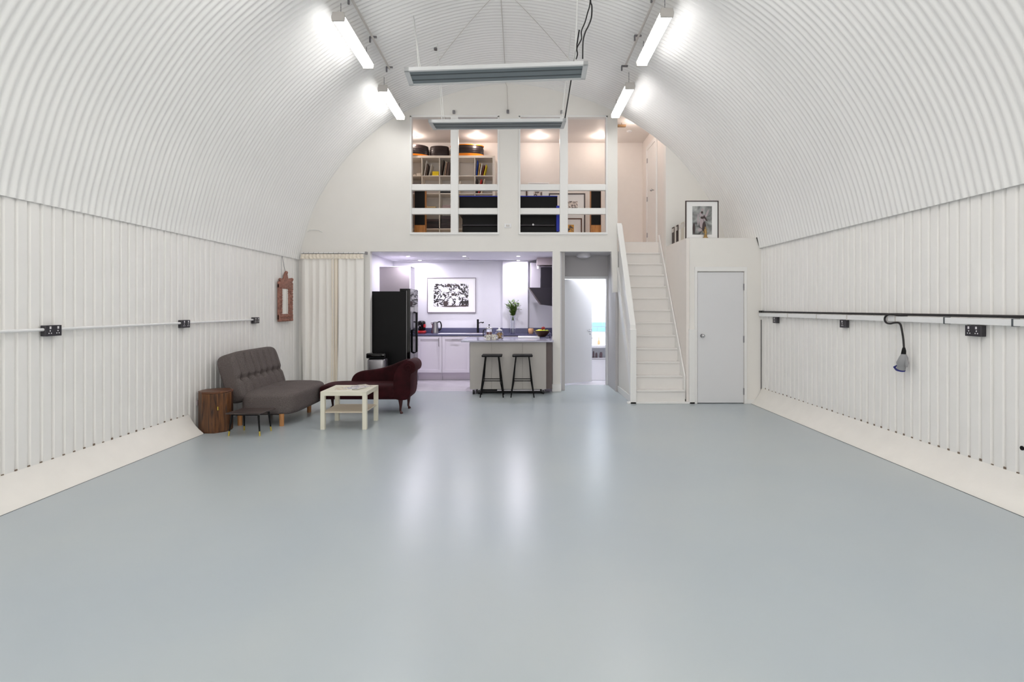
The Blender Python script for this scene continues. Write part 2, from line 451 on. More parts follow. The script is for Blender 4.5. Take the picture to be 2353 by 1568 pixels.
# hallway and bathroom
hw = MB()
hw.box(.74, .80, BY+BT, 10.05, 0, ZK)
hw.box(1.66, 1.76, BY+.01, 10.05, 0, ZK)
HD = 10.05
dx0, dx1 = XA(1292.5, HD), XA(1393, HD); dz = ZA(641, HD)
hw.box(.74, dx0, HD, HD+.1, 0, ZK); hw.box(dx1, 2.5, HD, HD+.1, 0, ZK); hw.box(dx0, dx1, HD, HD+.1, dz, ZK)
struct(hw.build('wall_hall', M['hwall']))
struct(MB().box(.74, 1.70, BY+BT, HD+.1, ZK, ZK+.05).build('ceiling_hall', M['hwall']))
tm = MB(); t = .045
tm.box(dx0-t, dx0, HD-.015, HD, 0, dz+t, bev=.004); tm.box(dx1, dx1+t, HD-.015, HD, 0, dz+t, bev=.004); tm.box(dx0, dx1, HD-.015, HD, dz, dz+t, bev=.004)
struct(tm.build('trim_3', M['door']))
bw = MB()
bw.box(.76, 2.6, 11.0, 11.06, 0, ZK); bw.box(.7, .76, HD+.1, 11.0, 0, ZK); bw.box(2.2, 2.26, HD+.1, 11.0, 0, ZK)
struct(bw.build('wall_bathroom', M['bwall']))
struct(MB().box(.7, 2.26, HD+.1, 11.06, ZK, ZK+.05).build('ceiling_bathroom', M['bwall']))
tl = MB()
for r_ in range(2):
    z1 = ZA(741, 11)-r_*.1; 
    for c in range(8):
        x = 1.30+c*.205+(r_*.1); tl.box(x, x+.198, 10.985, 11.0, z1-.085, z1, bev=.002)
struct(tl.build('trim_4', M['bluetile']))
# open bathroom door
dr = thing('door_1', (dx0+.005, HD+.05, 0), None, None); dr['kind'] = 'structure'
ang = math.atan2(.35, .58)
rot = Matrix.Rotation(ang, 4, 'Z')
lf = MB().box(0, .685, -.02, .02, .012, dz-.01, bev=.003); lf.bm.transform(Matrix.Translation(dr.location) @ rot); lf.build('door_leaf', M['door'], dr)
hd = MB().cyl((.63, -.02, 1.0), (.63, -.05, 1.0), .022).tube([(.63, -.055, 1.0), (.55, -.06, 1.0)], .009).cyl((.635, -.02, .93), (.635, -.03, .93), .014)
hd.bm.transform(Matrix.Translation(dr.location) @ rot); hd.build('door_handle', M['chrome'], dr, smooth=True)

# ------------------------------------------------------------------ loft shell
LZ, LC, LD = 2.60, 4.80, 11.0
struct(MB().box(-2.45, 1.70, BY+BT, LD, ZK+.05, LZ).box(1.70, 2.57, 9.66, LD, ZK, LZ).build('floor_loft', M['lwall']))
lw = MB(); lw.box(-2.45, 2.57, LD, LD+.08, ZK, LC); lw.box(-2.45, -2.37, BY+BT, LD, LZ, LC)
struct(lw.build('wall_loft', M['lwall']))
struct(MB().box(-2.45, 2.62, BY+.10, LD+.08, LC, LC+.06).build('ceiling_loft', M['lwall']))
# wall beside the stair, running up through the loft
SW = 2.525
struct(MB().box(SW, SW+.06, 8.13, 9.30, 0, 2.49).box(SW, SW+.06, 9.30, LD, 0, LC).build('wall_stair', M['lwall']))
d3 = thing('door_3', (SW, 10.2, LZ), None, None); d3['kind'] = 'structure'
MB().box(SW-.018, SW-.002, 9.90, 10.52, LZ+.01, 4.50, bev=.002).build('door_leaf', M['trim'], d3)
MB().box(SW-.03, SW, 9.82, 9.90, LZ, 4.58, bev=.004).box(SW-.03, SW, 10.52, 10.60, LZ, 4.58, bev=.004).box(SW-.03, SW, 9.90, 10.52, 4.50, 4.58, bev=.004).build('door_frame', M['trim'], d3)
MB().sph((SW-.07, 10.0, 3.62), .025).cyl((SW-.07, 10.0, 3.62), (SW-.018, 10.0, 3.62), .01).build('door_knob', M['chrome'], d3, smooth=True)
for z in (2.85, 3.55, 4.3):
    MB().box(SW-.03, SW-.016, 10.50, 10.53, z-.045, z+.045).build('hinge', M['steel'], d3)

# ------------------------------------------------------------------ closet under the loft edge
CY = 8.10; CTOP = ZA(547, CY)
cx0, cx1 = XA(1602.5, CY), XA(1709.5, CY); cz = ZA(624.5, CY); cl = XA(1585, CY)
cw = MB()
cw.box(cl, cx0, CY, CY+.08, 0, CTOP); cw.box(cx1, 3.66, CY, CY+.08, 0, CTOP); cw.box(cx0, cx1, CY, CY+.08, cz, CTOP)
cw.box(cl, 3.58, CY+.08, BY, CTOP-.06, CTOP); cw.box(cx0, 3.6, CY+.5, CY+.55, 0, CTOP-.06)
struct(cw.build('wall_closet', M['wall']))
tm = MB(); t = .042
tm.box(cx0-t, cx0-.004, CY-.016, CY, 0, cz+t+.03, bev=.004); tm.box(cx1+.004, cx1+t, CY-.016, CY, 0, cz+t+.03, bev=.004)
tm.box(cx0-t, cx1+t, CY-.017, CY, cz+.006, cz+t+.03, bev=.004)
struct(tm.build('trim_5', M['trim']))
d2 = thing('door_2', ((cx0+cx1)/2, CY, 0), None, None); d2['kind'] = 'structure'
MB().box(cx0+.004, cx1-.004, CY+.004, CY+.04, .012, cz-.008, bev=.002).build('door_leaf', M['door'], d2)
kx, kz = XA(1613.5, CY), ZA(772, CY)
MB().sph((kx, CY-.05, kz), .026).cyl((kx, CY+.004, kz), (kx, CY-.05, kz), .011).cyl((kx, CY+.004, kz), (kx, CY-.004, kz), .03).build('door_knob', M['chrome'], d2, smooth=True)
for yy in (660, 780, 900):
    z = ZA(yy, CY); MB().box(cx1-.010, cx1+.006, CY-.006, CY+.004, z-.05, z+.05).build('hinge', M['steel'], d2)
struct(MB().box(cx1+t, 3.63, CY-.012, CY, 0, .06, bev=.003).build('baseboard_closet', M['trim']))
# dark slot and gap at the end of the ribbed wall
gp = MB().box(3.628, 3.652, CY-.02, CY-.004, ZA(925, CY)+.0, ZA(897, CY)).box(3.632, 3.638, CY-.012, CY-.003, ZA(897, CY), ZA(735, CY))
solo(gp, 'wall_post_gap', M['dark'], 'dark narrow slot and gap where the closet meets the ribbed wall', 'gap', origin=(3.64, CY-.012, .02))
gp2 = MB().prism([(ZA(547, 8.1), 0)]*0+[(3.560, 2.495), (3.572, 2.495), (3.625, 2.335), (3.612, 2.335)], 'y', CY-.015, CY-.005)
struct(gp2.build('trim_6', M['dark']))

# ------------------------------------------------------------------ staircase
ST = thing('staircase', (2.13, CY, 0), 'steep white painted wooden staircase climbing to the loft beside the closet', 'staircase')
R_, G_, NS = .2012, .130, 13
sx0, sx1 = XA(1459, CY)+.0, 2.50
for i in range(NS):
    y = CY+.02+i*G_; z = (i+1)*R_
    if i > 0: MB().box(sx0, sx1, y-.018, y+G_+.03, z-.028, z, bev=.006).build('tread', M['step'], ST)
    else: MB().box(sx0, sx1, y-.018, y+G_+.03, z-.028, z, bev=.006).build('tread', M['step'], ST)
    MB().box(sx0, sx1, y, y+.016, z-R_, z-.026).build('riser', M['step'], ST)
MB().box(XA(1447, CY)-.04, XA(1596, CY)+.01, CY-.03, CY+.03, 0, .03, bev=.005).build('bottom_plinth', M['trim'], ST)
nz = ZA(757, CY)
for (a, b) in ((1447.5, 1461.5), (1583, 1596)):
    MB().box(XA(a, CY), XA(b, CY), CY-.03, CY+.05, 0, nz, bev=.005).build('newel_post', M['trim'], ST)
sl = R_/G_
def zl(y, base): return base+sl*(y-CY)
def slope(x0, x1, ya, yb, lo, hi, name, m, bev=.004):
    MB().prism([(ya, zl(ya, lo)), (yb, zl(yb, lo)), (yb, zl(yb, hi)), (ya, zl(ya, hi))], 'x', x0, x1, bev=bev).build(name, m, ST)
slope(2.50, 2.522, CY+.05, 9.66, -.02, .33, 'wall_stringer', M['trim'])
slope(1.685, 1.745, CY+.05, 9.245, .02, .36, 'outer_stringer', M['trim'])
slope(1.715, 1.735, CY+.05, 9.245, .36, .99, 'balustrade_panel', M['trim'], 0)
slope(1.680, 1.765, CY+.04, 9.245, .98, nz-.0, 'handrail', M['trim'])
slope(1.755, 1.775, CY+.25, 9.245, 1.02, nz-.03, 'handrail_moulding', M['trim'])
lowp = [(CY+.05, 0), (9.37, 0), (9.37, 2.2), (9.30, zl(9.30, .05)), (CY+.05, zl(CY+.05, .05))]
MB().prism([(CY+.05, 0), (9.245, 0), (9.245, zl(9.245, .05)), (CY+.05, zl(CY+.05, .05))], 'x', 1.71, 1.73).build('side_panel', M['wall'], ST)
MB().box(1.695, 1.71, CY+.05, 9.245, 0, .10, bev=.003).build('skirting', M['trim'], ST)

# ------------------------------------------------------------------ curtain and rail
CT = thing('curtain', ((xc0+xc1)/2, 9.2, 0), 'white muslin curtain hanging full length in the corner beside the fridge opening', 'curtain')
def drape(xa, xb, ztop, zbot, y, amp, nf, seed):
    rnd = random.Random(seed); ph = [rnd.random()*6 for _ in range(4)]
    nx, nz_ = 140, 24; vs = []; fs = []
    for j in range(nz_+1):
        v = j/nz_; z = ztop+(zbot-ztop)*v
        for i in range(nx+1):
            u = i/nx
            w = amp*(.55+.45*v)*(math.sin(2*PI*nf*u+ph[0])+.5*math.sin(2*PI*nf*.53*u+ph[1]+v*1.2)+.25*math.sin(2*PI*nf*2.1*u+ph[2]))
            x = xa+(xb-xa)*u+.012*math.sin(v*5+u*9+ph[3])*v
            vs.append((x, y+w, z))
    for j in range(nz_):
        for i in range(nx): q = j*(nx+1)+i; fs.append((q, q+1, q+nx+2, q+nx+1))
    return MB().add(vs, fs)
xm = XA(768, 9.2)
drape(XA(694, 9.2)-.0, xm+.01, 2.35, .02, 9.17, .024, 4.5, 3).build('drape', M['curtain'], CT, smooth='all')
drape(xm-.03, xm+.08, 2.35, .02, 9.155, .012, 2, 5).build('drape', M['curtainold'], CT, smooth='all')
drape(xm+.05, XA(837, 9.2), 2.35, .02, 9.17, .022, 3, 9).build('drape', M['curtain'], CT, smooth='all')
drape(XA(694, 9.2), XA(836, 9.2), 2.35, 2.27, 9.143, .010, 17, 4).build('heading_tape', M['curtainold'], CT, smooth='all')
RL = thing('curtain_rail', ((xc0+xc1)/2, 9.2, 2.37), 'thin white rail with small rings carrying the muslin curtain', 'curtain rail')
MB().tube([(XA(692, 9.2), 9.2, 2.372), (XA(840, 9.2), 9.2, 2.372)], .011).build('rail', M['whiteplastic'], RL, smooth=True)
MB().box(XA(839, 9.2), XA(843, 9.2), 9.18, 9.25, 2.35, 2.395).build('bracket', M['steel'], RL)
for i in range(12):
    x = XA(698, 9.2)+i*.085
    MB().tube([(x, 9.2+.018*math.cos(a), 2.365+.02*math.sin(a)) for a in [k*PI/5 for k in range(10)]], .003, 5, True).build('ring', M['steel'], RL)
# cable loop on the far wall over the curtain
solo(MB().tube([P(706, 532, 9.235), P(712, 529, 9.23), P(722, 528, 9.23), P(734, 530, 9.23), P(741, 534, 9.235)], .006), 'wall_cable', M['whitewire'], 'short pale cable bowed across the far wall above the curtain', 'cable', origin=P(722, 530, 9.235), smooth=True)

# ------------------------------------------------------------------ hanging mirror
MX = -3.745
mm = thing('wall_mirror', (MX, 8.6, ZA(736, 8.6)), 'narrow mirror in a carved copper-brown frame hanging from a cord', 'mirror')
y0, y1 = 8.36, 8.86; zb, zt = 1.242, 1.80
fr = MB()
fr.box(MX, MX+.04, y0, y0+.11, zb, zt+.02, bev=.012); fr.box(MX, MX+.04, y1-.12, y1, zb, zt, bev=.012)
fr.box(MX, MX+.045, y0, y1, zb-.02, zb+.10, bev=.012); fr.box(MX, MX+.045, y0, y1, zt-.06, zt+.05, bev=.012)
cr = MB().prism([(y0+.02, zt+.04), (y0+.1, zt+.1), (y0+.17, zt+.09), (8.59, zt+.19), (8.62, zt+.22), (8.65, zt+.19), (y1-.17, zt+.09), (y1-.08, zt+.12), (y1-.0, zt+.08), (y1-.03, zt+.04)], 'x', MX+.004, MX+.04, bev=.006)
cr.sph((MX+.03, 8.62, zt+.2), .028).sph((MX+.03, y1-.03, zt+.1), .028).sph((MX+.03, y0+.04, zt+.08), .024)
cr.build('crest', M['terracotta'], mm, smooth=50)
cv = fr; rnd = random.Random(2)
for k in range(16):
    z = zb+.02+k*(zt-zb)/15
    for yy in (y0+.03, y0+.075, y1-.085, y1-.03): cv.sph((MX+.04, yy+rnd.uniform(-.008, .008), z+rnd.uniform(-.01, .01)), .013, u=8, v=6)
for k in range(9): cv.sph((MX+.045, y0+.05+k*.05, zb+.0), .02, u=8, v=6); cv.sph((MX+.045, y0+.05+k*.05, zb+.06), .017, u=8, v=6)
cv.build('frame', M['terracotta'], mm, smooth=40)
MB().box(MX+.012, MX+.022, y0+.10, y1-.11, zb+.09, zt-.05).build('glass', M['mirror'], mm)
MB().tube([(MX+.012, 8.5, zt+.04), (MX+.008, 8.50, 2.2), (MX+.006, 8.52, 2.255)], .004, 5).tube([(MX+.012, 8.72, zt+.04), (MX+.008, 8.58, 2.12), (MX+.006, 8.53, 2.255)], .004, 5).build('cord', M['steel'], mm)

# ------------------------------------------------------------------ sockets, conduit, trunking
def uk_socket(name, x, y, z, s, label, group, w=.146):
    """double socket on a surface box; s = +1 faces +x"""
    t = thing(name, (x, y, z), label, 'socket', group)
    xs = sorted((x, x+s*.04)); MB().box(xs[0], xs[1], y-w/2, y+w/2, z-.043, z+.043, bev=.004).build('back_box', M['socket'], t)
    xs = sorted((x+s*.04, x+s*.046)); MB().box(xs[0], xs[1], y-w/2, y+w/2, z-.043, z+.043, bev=.002).build('face_plate', M['socket'], t)
    f = x+s*.047
    for dy in ((-.036, .036) if w > .1 else (0,)):
        m = MB()
        for (a, b, c, d) in ((-.004, .004, .002, .012), (-.015, -.007, -.016, -.008), (.007, .015, -.016, -.008)):
            m.box(min(f-.001, f+.001), max(f-.001, f+.001), y+dy+a, y+dy+b, z+c-.008, z+d-.008)
        m.build('pin_holes', M['socketwhite'], t)
        m = MB().box(min(f, f+s*.004), max(f, f+s*.004), y+dy-.007+.0, y+dy+.007, z+.014, z+.034, bev=.001); m.build('switch', M['socketwhite'], t)
    return t
SL = -3.762
uk_socket('double_socket', SL, 4.315, 1.262, 1, 'dark metal double socket on the ribbed wall at the open end of its conduit', 'dark metal sockets along the conduit')
uk_socket('double_socket', SL, 6.03, 1.262, 1, 'dark metal double socket midway along the conduit, ahead of the sofa', 'dark metal sockets along the conduit')
uk_socket('double_socket', SL, 7.66, 1.262, 1, 'dark metal double socket at the conduit end above the sofa back', 'dark metal sockets along the conduit')
for (a, b, lab) in ((0.5, 4.242, 'white round conduit running toward the lens from the first socket'), (4.388, 5.957, 'white round conduit between the first and middle metal sockets'), (6.103, 7.587, 'white round conduit between the middle socket and the one above the sofa')):
    solo(MB().tube([(SL+.022, a, 1.272), (SL+.022, b, 1.272)], .0125, 10), 'wall_mounted_conduit', M['whiteplastic'], lab, 'pipe', 'white conduit lengths on the sofa wall', smooth=True, origin=(SL+.022, (a+b)/2, 1.26))
solo(MB().box(SL-.0, SL+.01, 6.30, 6.36, .30, .36), 'wall_plate', M['duct'], 'tiny grey plate low on the ribbed wall behind the wooden drum', 'plate', origin=(SL, 6.33, .30))

SR = 3.637
uk_socket('double_socket', SR, 4.27, 1.262, -1, 'dark metal double socket under the trunking past the hanging plug', 'dark metal sockets under the trunking')
uk_socket('single_socket', SR, 5.99, 1.265, -1, 'dark metal socket under the trunking, second from the closet', 'dark metal sockets under the trunking', .10)
uk_socket('single_socket', SR, 7.58, 1.268, -1, 'dark metal socket under the trunking closest to the closet', 'dark metal sockets under the trunking', .10)
tr = thing('cable_trunking', (SR, 4.5, 1.31), 'white square cable trunking running the length of the ribbed wall', 'trunking')
MB().box(SR-.05, SR, .3, 8.06, 1.312, 1.362, bev=.003).build('channel', M['whiteplastic'], tr)
for y in (7.2, 6.5, 5.9, 5.25, 5.14, 4.55, 3.92):
    MB().box(SR-.054, SR, y-.006, y+.006, 1.308, 1.366).build('joint_strap', M['cap'] if y > 4.6 else M['groove'], tr)
bc = thing('black_cable', (SR-.03, 4.5, 1.375), 'thick black cable lying on the trunking and looping down to a plug', 'cable')
MB().tube([(SR-.035, .3, 1.381), (SR-.035, 3.0, 1.380), (SR-.035, 4.2, 1.381), (SR-.035, 6.2, 1.380), (SR-.035, 8.04, 1.381)], .0115, 8).build('main_run', M['blackcable'], bc, smooth=True)
MB().box(SR-.055, SR-.01, 7.98, 8.06, 1.368, 1.397, bev=.005).build('end_clip', M['black'], bc)
def PW(px, py, x=3.570): return P(px, py, F*x/(px-CX))
loop = [PW(2085, 725, 3.602), PW(2066, 725, 3.588), PW(2050, 723), PW(2040, 724), PW(2034, 729), PW(2033, 736), PW(2037, 742), PW(2045, 744), PW(2055, 742), PW(2064, 742), PW(2069, 746), PW(2072, 757), PW(2075, 775), PW(2076.5, 790), PW(2077, 800)]
loop = [Vector((p.x+.0, p.y, p.z)) for p in loop]
def smooth_path(pts, per=4):
    out = []
    for i in range(len(pts)-1):
        p0, p1, p2, p3 = pts[max(i-1, 0)], pts[i], pts[i+1], pts[min(i+2, len(pts)-1)]
        for k in range(per):
            t = k/per; out.append(.5*((2*p1)+(p2-p0)*t+(2*p0-5*p1+4*p2-p3)*t*t+(-p0+3*p1-3*p2+p3)*t**3))
    out.append(pts[-1]); return out
MB().tube(smooth_path(loop), .009, 8).build('drop_loop', M['blackcable'], bc, smooth=True)
pg = thing('plug_connector', PW(2072, 850), 'grey industrial plug with blue collar hanging from the black cable', 'plug')
MB().tube([PW(2077, 799), PW(2077, 806), PW(2076, 815)], [.011, .018, .021], 12).build('cable_boot', M['black'], pg, smooth=True)
MB().tube([PW(2077, 814), PW(2076.5, 822), PW(2075, 830), PW(2073, 836), PW(2072, 841)], [.02, .036, .043, .047, .04], 16).tube([PW(2081, 820), PW(2084, 835), PW(2083, 844)], [.012, .016, .010], 8).build('housing', M['greyplug'], pg, smooth=True)
MB().tube([PW(2073, 838), PW(2070, 848)], [.034, .036], 16).build('socket_barrel', M['greyplug'], pg, smooth=30)
MB().tube([PW(2069, 849), PW(2068.5, 852)], [.040, .040], 16).tube([PW(2061, 840), PW(2055, 844), PW(2059, 850)], [.006, .011, .008], 8).build('blue_collar', M['plugblue'], pg, smooth=30)

# ------------------------------------------------------------------ battens and pipes under the vault
def batten(loc, label, L=1.2):
    t = thing('batten_light', loc, label, 'light', 'long batten lights hung under the vault')
    x, y, z = loc
    b = MB(); b.prism([(x-.055, z), (x-.066, z+.02), (x-.064, z+.045), (x+.064, z+.045), (x+.066, z+.02), (x+.055, z)], 'y', y+.03, y+L-.03, bev=.004)
    b.build('diffuser', M['tube'], t)
    b = MB(); b.prism([(x-.074, z+.046), (x-.074, z+.052), (x-.055, z+.092), (x+.055, z+.092), (x+.074, z+.052), (x+.074, z+.046)], 'y', y+.01, y+L-.01); b.build('body', M['cap'], t)
    for (a, c) in ((y, y+.03), (y+L-.03, y+L)):
        MB().prism([(x-.066, z-.003), (x-.072, z+.03), (x-.062, z+.092), (x+.062, z+.092), (x+.072, z+.03), (x+.066, z-.003)], 'y', a, c, bev=.005).build('end_cap', M['cap'], t)
    for yy in (y+.1, y+L-.1):
        zc = vz(x)-.02; n = 9; pts = [(x, yy, z+.095+(zc-z-.095)*k/n) for k in range(n+1)]
        MB().tube(pts, [.003 if k % 2 else .005 for k in range(n+1)], 5).build('chain', M['steel'], t)
    return t
XL, XR, ZL = -1.945, 1.575, 4.535
rows = [5.80, 7.70, 3.90, 2.0, .10, -1.80]
labL = ['batten light over the sofa side, nearer the lens', 'batten light over the sofa side, nearer the far wall', 'batten light above the lens on the sofa side']
labR = ['batten light over the closet side, nearer the lens', 'batten light over the closet side, nearer the far wall', 'batten light above the lens on the closet side']
for i, y in enumerate(rows):
    batten((XL, y, ZL), labL[min(i, 2)]); batten((XR, y-.08, ZL), labR[min(i, 2)])
def pipe_run(x, y0, y1, lab):
    t = thing('light_pipe', (x, (y0+y1)/2, vz(x)-.03), lab, 'pipe', 'round pipes clipped along the vault')
    z = vz(x)-.048
    MB().tube([(x, y0, z), (x, y1, z)], .014, 8).build('pipe', M['cap'], t, smooth=True)
    for y in [yy for yy in (5.9, 6.75, 7.6, 8.4) if yy <= y1+.1]:
        MB().box(x-.045, x+.045, y-.012, y+.012, z+.01, z+.03).box(x-.05, x-.03, y-.01, y+.01, z-.045, z+.02).build('clip', M['steel'], t)
pipe_run(-1.82, 3.0, 7.6, 'pale pipe clipped under the vault on the sofa side')
pipe_run(1.49, 3.0, 7.5, 'pale pipe clipped under the vault on the closet side')

# ------------------------------------------------------------------ heater panels
def heater(px0, px1, py0, py1, fx0, fx1, fy, w, name, lab):
    Dn = F*w/(px1-px0); Df = F*w/(fx1-fx0)
    A, B = P(px0, py0, Dn), P(px1, py1, Dn); C_, E = P(fx0, fy[0], Df), P(fx1, fy[1], Df)
    ctr = (A+B+C_+E)/4
    t = thing(name, ctr, lab, 'heater', 'grey heater panels hung from the vault')
    ux = (B-A).normalized(); uy = ((C_+E)/2-(A+B)/2); dep = uy.length; uy = uy.normalized(); uz = ux.cross(uy).normalized(); uy = uz.cross(ux)
    mt = Matrix(((ux.x, uy.x, uz.x, ctr.x), (ux.y, uy.y, uz.y, ctr.y), (ux.z, uy.z, uz.z, ctr.z), (0, 0, 0, 1)))
    h, d = w/2, dep/2
    def bx(m, *a, **k): m.box(*a, mtx=mt, **k); return m
    m = MB(); bx(m, -h+.03, h-.03, -d+.02, d-.02, .008, .035); m.build('heating_plate', M['heater'], t)
    m = MB(); bx(m, -h, h, -d, -d+.025, 0, .042, bev=.004); bx(m, -h, h, d-.025, d, 0, .042, bev=.004); bx(m, -h, -h+.05, -d, d, 0, .042, bev=.004); bx(m, h-.05, h, -d, d, 0, .042, bev=.004)
    m.build('frame', M['heaterframe'], t)
    for q in (-.33, .33):
        m = MB(); bx(m, -h+.05, h-.05, q*d-.006, q*d+.006, .003, .009); m.build('groove', M['groove'], t)
    return t, mt, h, d
h1, mt1, hh1, hd1 = heater(928, 1352, 163, 148, 940, 1345, (198, 183.5), 1.8, 'ceiling_heater', 'larger-looking grey heater panel with three bands, hung ahead of the other')
h2, mt2, hh2, hd2 = heater(985.5, 1303, 282, 279, 994, 1294, (299, 296.5), 1.8, 'ceiling_heater', 'grey heater panel hung just before the loft windows')
def wires(mt, lx, d, top, parent, nm, r, m):
    for yy in (-d*.6, d*.6):
        a = mt @ Vector((lx, yy, .04)); MB().tube([a, top], r, 5).build(nm, m, parent)
wires(mt1, -hh1+.14, hd1, Vector((-1.30, 6.67, vz(-1.30)-.01)), h1, 'suspension_wire', .0045, M['whitewire'])
wires(mt1, hh1-.12, hd1, Vector((.62, 5.5, vz(.62)-.01)), h1, 'suspension_wire', .003, M['whitewire'])
wires(mt2, -hh2+.17, hd2, Vector((-1.13, 7.5, vz(-1.13)-.01)), h2, 'suspension_wire', .0045, M['whitewire'])
wires(mt2, hh2-.05, hd2, Vector((.70, 7.2, vz(.70)-.01)), h2, 'suspension_wire', .003, M['whitewire'])
def cab(pts, D, r): return MB().tube(smooth_path([P(a, b, D+(c if len(q) > 2 else 0)) for q in pts for (a, b, c) in [(q+(0,))[:3]]]), r, 8)
solo(cab([(1362, -60), (1357, 0), (1360, 14), (1359, 40), (1352, 60), (1345, 74), (1340, 95), (1339, 135)], 5.42, .0075), 'heater_cable', M['blackcable'], 'black cable with a wide bend dropping to the end of the larger-looking heater', 'cable', 'black heater cables', smooth=True, origin=P(1339, 135, 5.42))
solo(cab([(1357, -60), (1356, 5), (1350, 30), (1344, 52), (1336, 72), (1336, 90), (1326, 110), (1327, 124), (1324, 136)], 5.46, .0065), 'heater_cable', M['blackcable'], 'thin wavy black cable dropping beside the bent one to the heater', 'cable', 'black heater cables', smooth=True, origin=P(1324, 136, 5.46))
solo(MB().tube(smooth_path([Vector((.80, 7.13, vz(.80)-.005)), P(1326, 100, 7.12), P(1312, 186, 7.12), P(1305, 230, 7.12), P(1298, 273, 7.12)]), .009, 8), 'heater_cable', M['blackcable'], 'straight black cable reaching down to the heater before the loft windows', 'cable', 'black heater cables', smooth=True, origin=P(1298, 273, 7.12))
# crown cable and bracing wires
solo(MB().tube([(-.218, 5.6, vz(-.218)-.012), (-.218, 9.20, vz(-.218)-.012), (-.2, 9.235, vz(-.2)-.05), (XA(1167, 9.235), 9.235, ZA(254, 9.235))], .005, 6), 'crown_cable', M['cap'], 'thin pale cable running along the crown of the vault', 'cable', origin=(-.218, 9.0, vz(-.218)-.02))
def tangent(pa, pb, lab):
    pts = []
    for k in range(15):
        x = pa[0]+(pb[0]-pa[0])*k/14; y = pa[1]+(pb[1]-pa[1])*k/14; pts.append((x, y, vz(x)-.014))
    solo(MB().tube(pts, .0035, 5), 'bracing_wire', M['cap'], lab, 'wire', 'thin bracing wires on the vault', origin=pts[7])
tangent((-.1, 6.6), (.75, 8.0), 'thin wire slanting across the vault above the black heater cables')
tangent((-.3, 6.6), (-1.2, 8.0), 'thin wire slanting across the vault above the white heater wires')
for i, (a, b, lab) in enumerate(((1043, 258, 'small metal clip over the first loft mullion'), (1167, 257, 'small metal clip above the wide loft pillar'), (1291, 258, 'small metal clip above the loft mullion by the black cable'))):
    c = P(a, b, 9.235); solo(MB().box(c.x-.022, c.x+.022, c.y-.03, c.y+.015, c.z-.028, c.z+.028, bev=.006).cyl((c.x, c.y-.03, c.z+.01), (c.x, c.y-.045, c.z+.01), .012), 'wall_clip', M['steel'], lab, 'clip', 'metal clips on the loft wall', origin=c)

hc = Vector((3.639, 3.9, .43))
solo(MB().cyl(hc, hc+Vector((-.004, 0, 0)), .016), 'cable_hole', M['black'], 'small dark round hole low in the ribbed wall', 'hole', origin=hc)
bcx = XA(1001, 7.62)
solo(MB().cyl((bcx, 7.62, vz(bcx)-.025), (bcx, 7.62, vz(bcx)+.0), .024), 'vault_bolt', M['steel'], 'lone grey bolt head under the vault above the white heater wires', 'bolt', origin=(bcx, 7.62, vz(bcx)))
# ------------------------------------------------------------------ sofa
so = thing('sofa', (-3.1, 7.0, 0), 'dark grey tweed sofa with tufted back standing along the ribbed wall', 'sofa')
ty = [-.495, -.33, -.165, 0, .165, .33, .495]
def seat_disp(q, p):
    if p.z > .5:
        for a in ty[1:6:2]:
            for bx_ in (-.12,):
                d2 = ((q.x-bx_)/.05)**2+((q.y-a)/.05)**2; q.z -= .03*math.exp(-d2)
        q.z -= .006*(1+math.cos(q.y*2*PI/.33))*.5
        q.z += .015*math.cos(q.x*3)
    return q
MB().pad((-3.075, 7.14, .265), (.345, .615, .145), n=5.5, cuts=34, disp=seat_disp).build('seat', M['sofa'], so, smooth='all')
def back_disp(q, p):
    if p.x > .3:
        for a in ty:
            for h in (-.03, ):
                d2 = ((q.z-h)/.04)**2+((q.y-a)/.035)**2; q.x -= .055*math.exp(-d2)
        q.x -= .02*math.exp(-((q.z+.03)/.03)**2)
        for a in ty: q.x -= .026*math.exp(-((q.y-a)/.022)**2)*min(1, 1.3*(1-abs(p.z)**3))
    return q
MB().pad((-3.50, 7.14, .575), (.125, .615, .315), n=7, cuts=76, disp=back_disp, rot=Matrix.Rotation(-.30, 4, 'Y')).build('backrest', M['sofa'], so, smooth='all')
for (x, y) in ((-2.89, 6.58), (-2.89, 7.44), (-3.42, 6.62), (-3.42, 7.44)):
    MB().cyl((x, y, 0), (x, y, .15), .026, .03).build('leg', M['beech'], so, smooth=30)
MB().box(-3.4, -2.92, 6.6, 7.6, .13, .17).build('frame', M['black'], so)

# ------------------------------------------------------------------ octagonal wooden drum
bl = thing('wooden_drum', (-3.56, 6.345, 0), 'dark stained octagonal wooden drum used as side table beside the sofa', 'side table')
def octo(r, rot=PI/8): return [(-3.56+r*math.cos(rot+k*PI/4), 6.345+r*math.sin(rot+k*PI/4)) for k in range(8)]
for k in range(8):
    a, b = octo(.18)[k], octo(.18)[(k+1) % 8]; c, d = octo(.155)[(k+1) % 8], octo(.155)[k]
    MB().prism([a, b, c, d], 'z', .012, .452, bev=.004).build('stave', M['barrel'], bl)
MB().prism(octo(.182), 'z', .452, .474, bev=.005).build('lid', M['barreltop'], bl)
MB().prism(octo(.172), 'z', 0, .014).build('base', M['barrel'], bl)
MB().box(-3.445, -3.435, 6.168, 6.18, .27, .31).build('latch', M['brass'], bl)

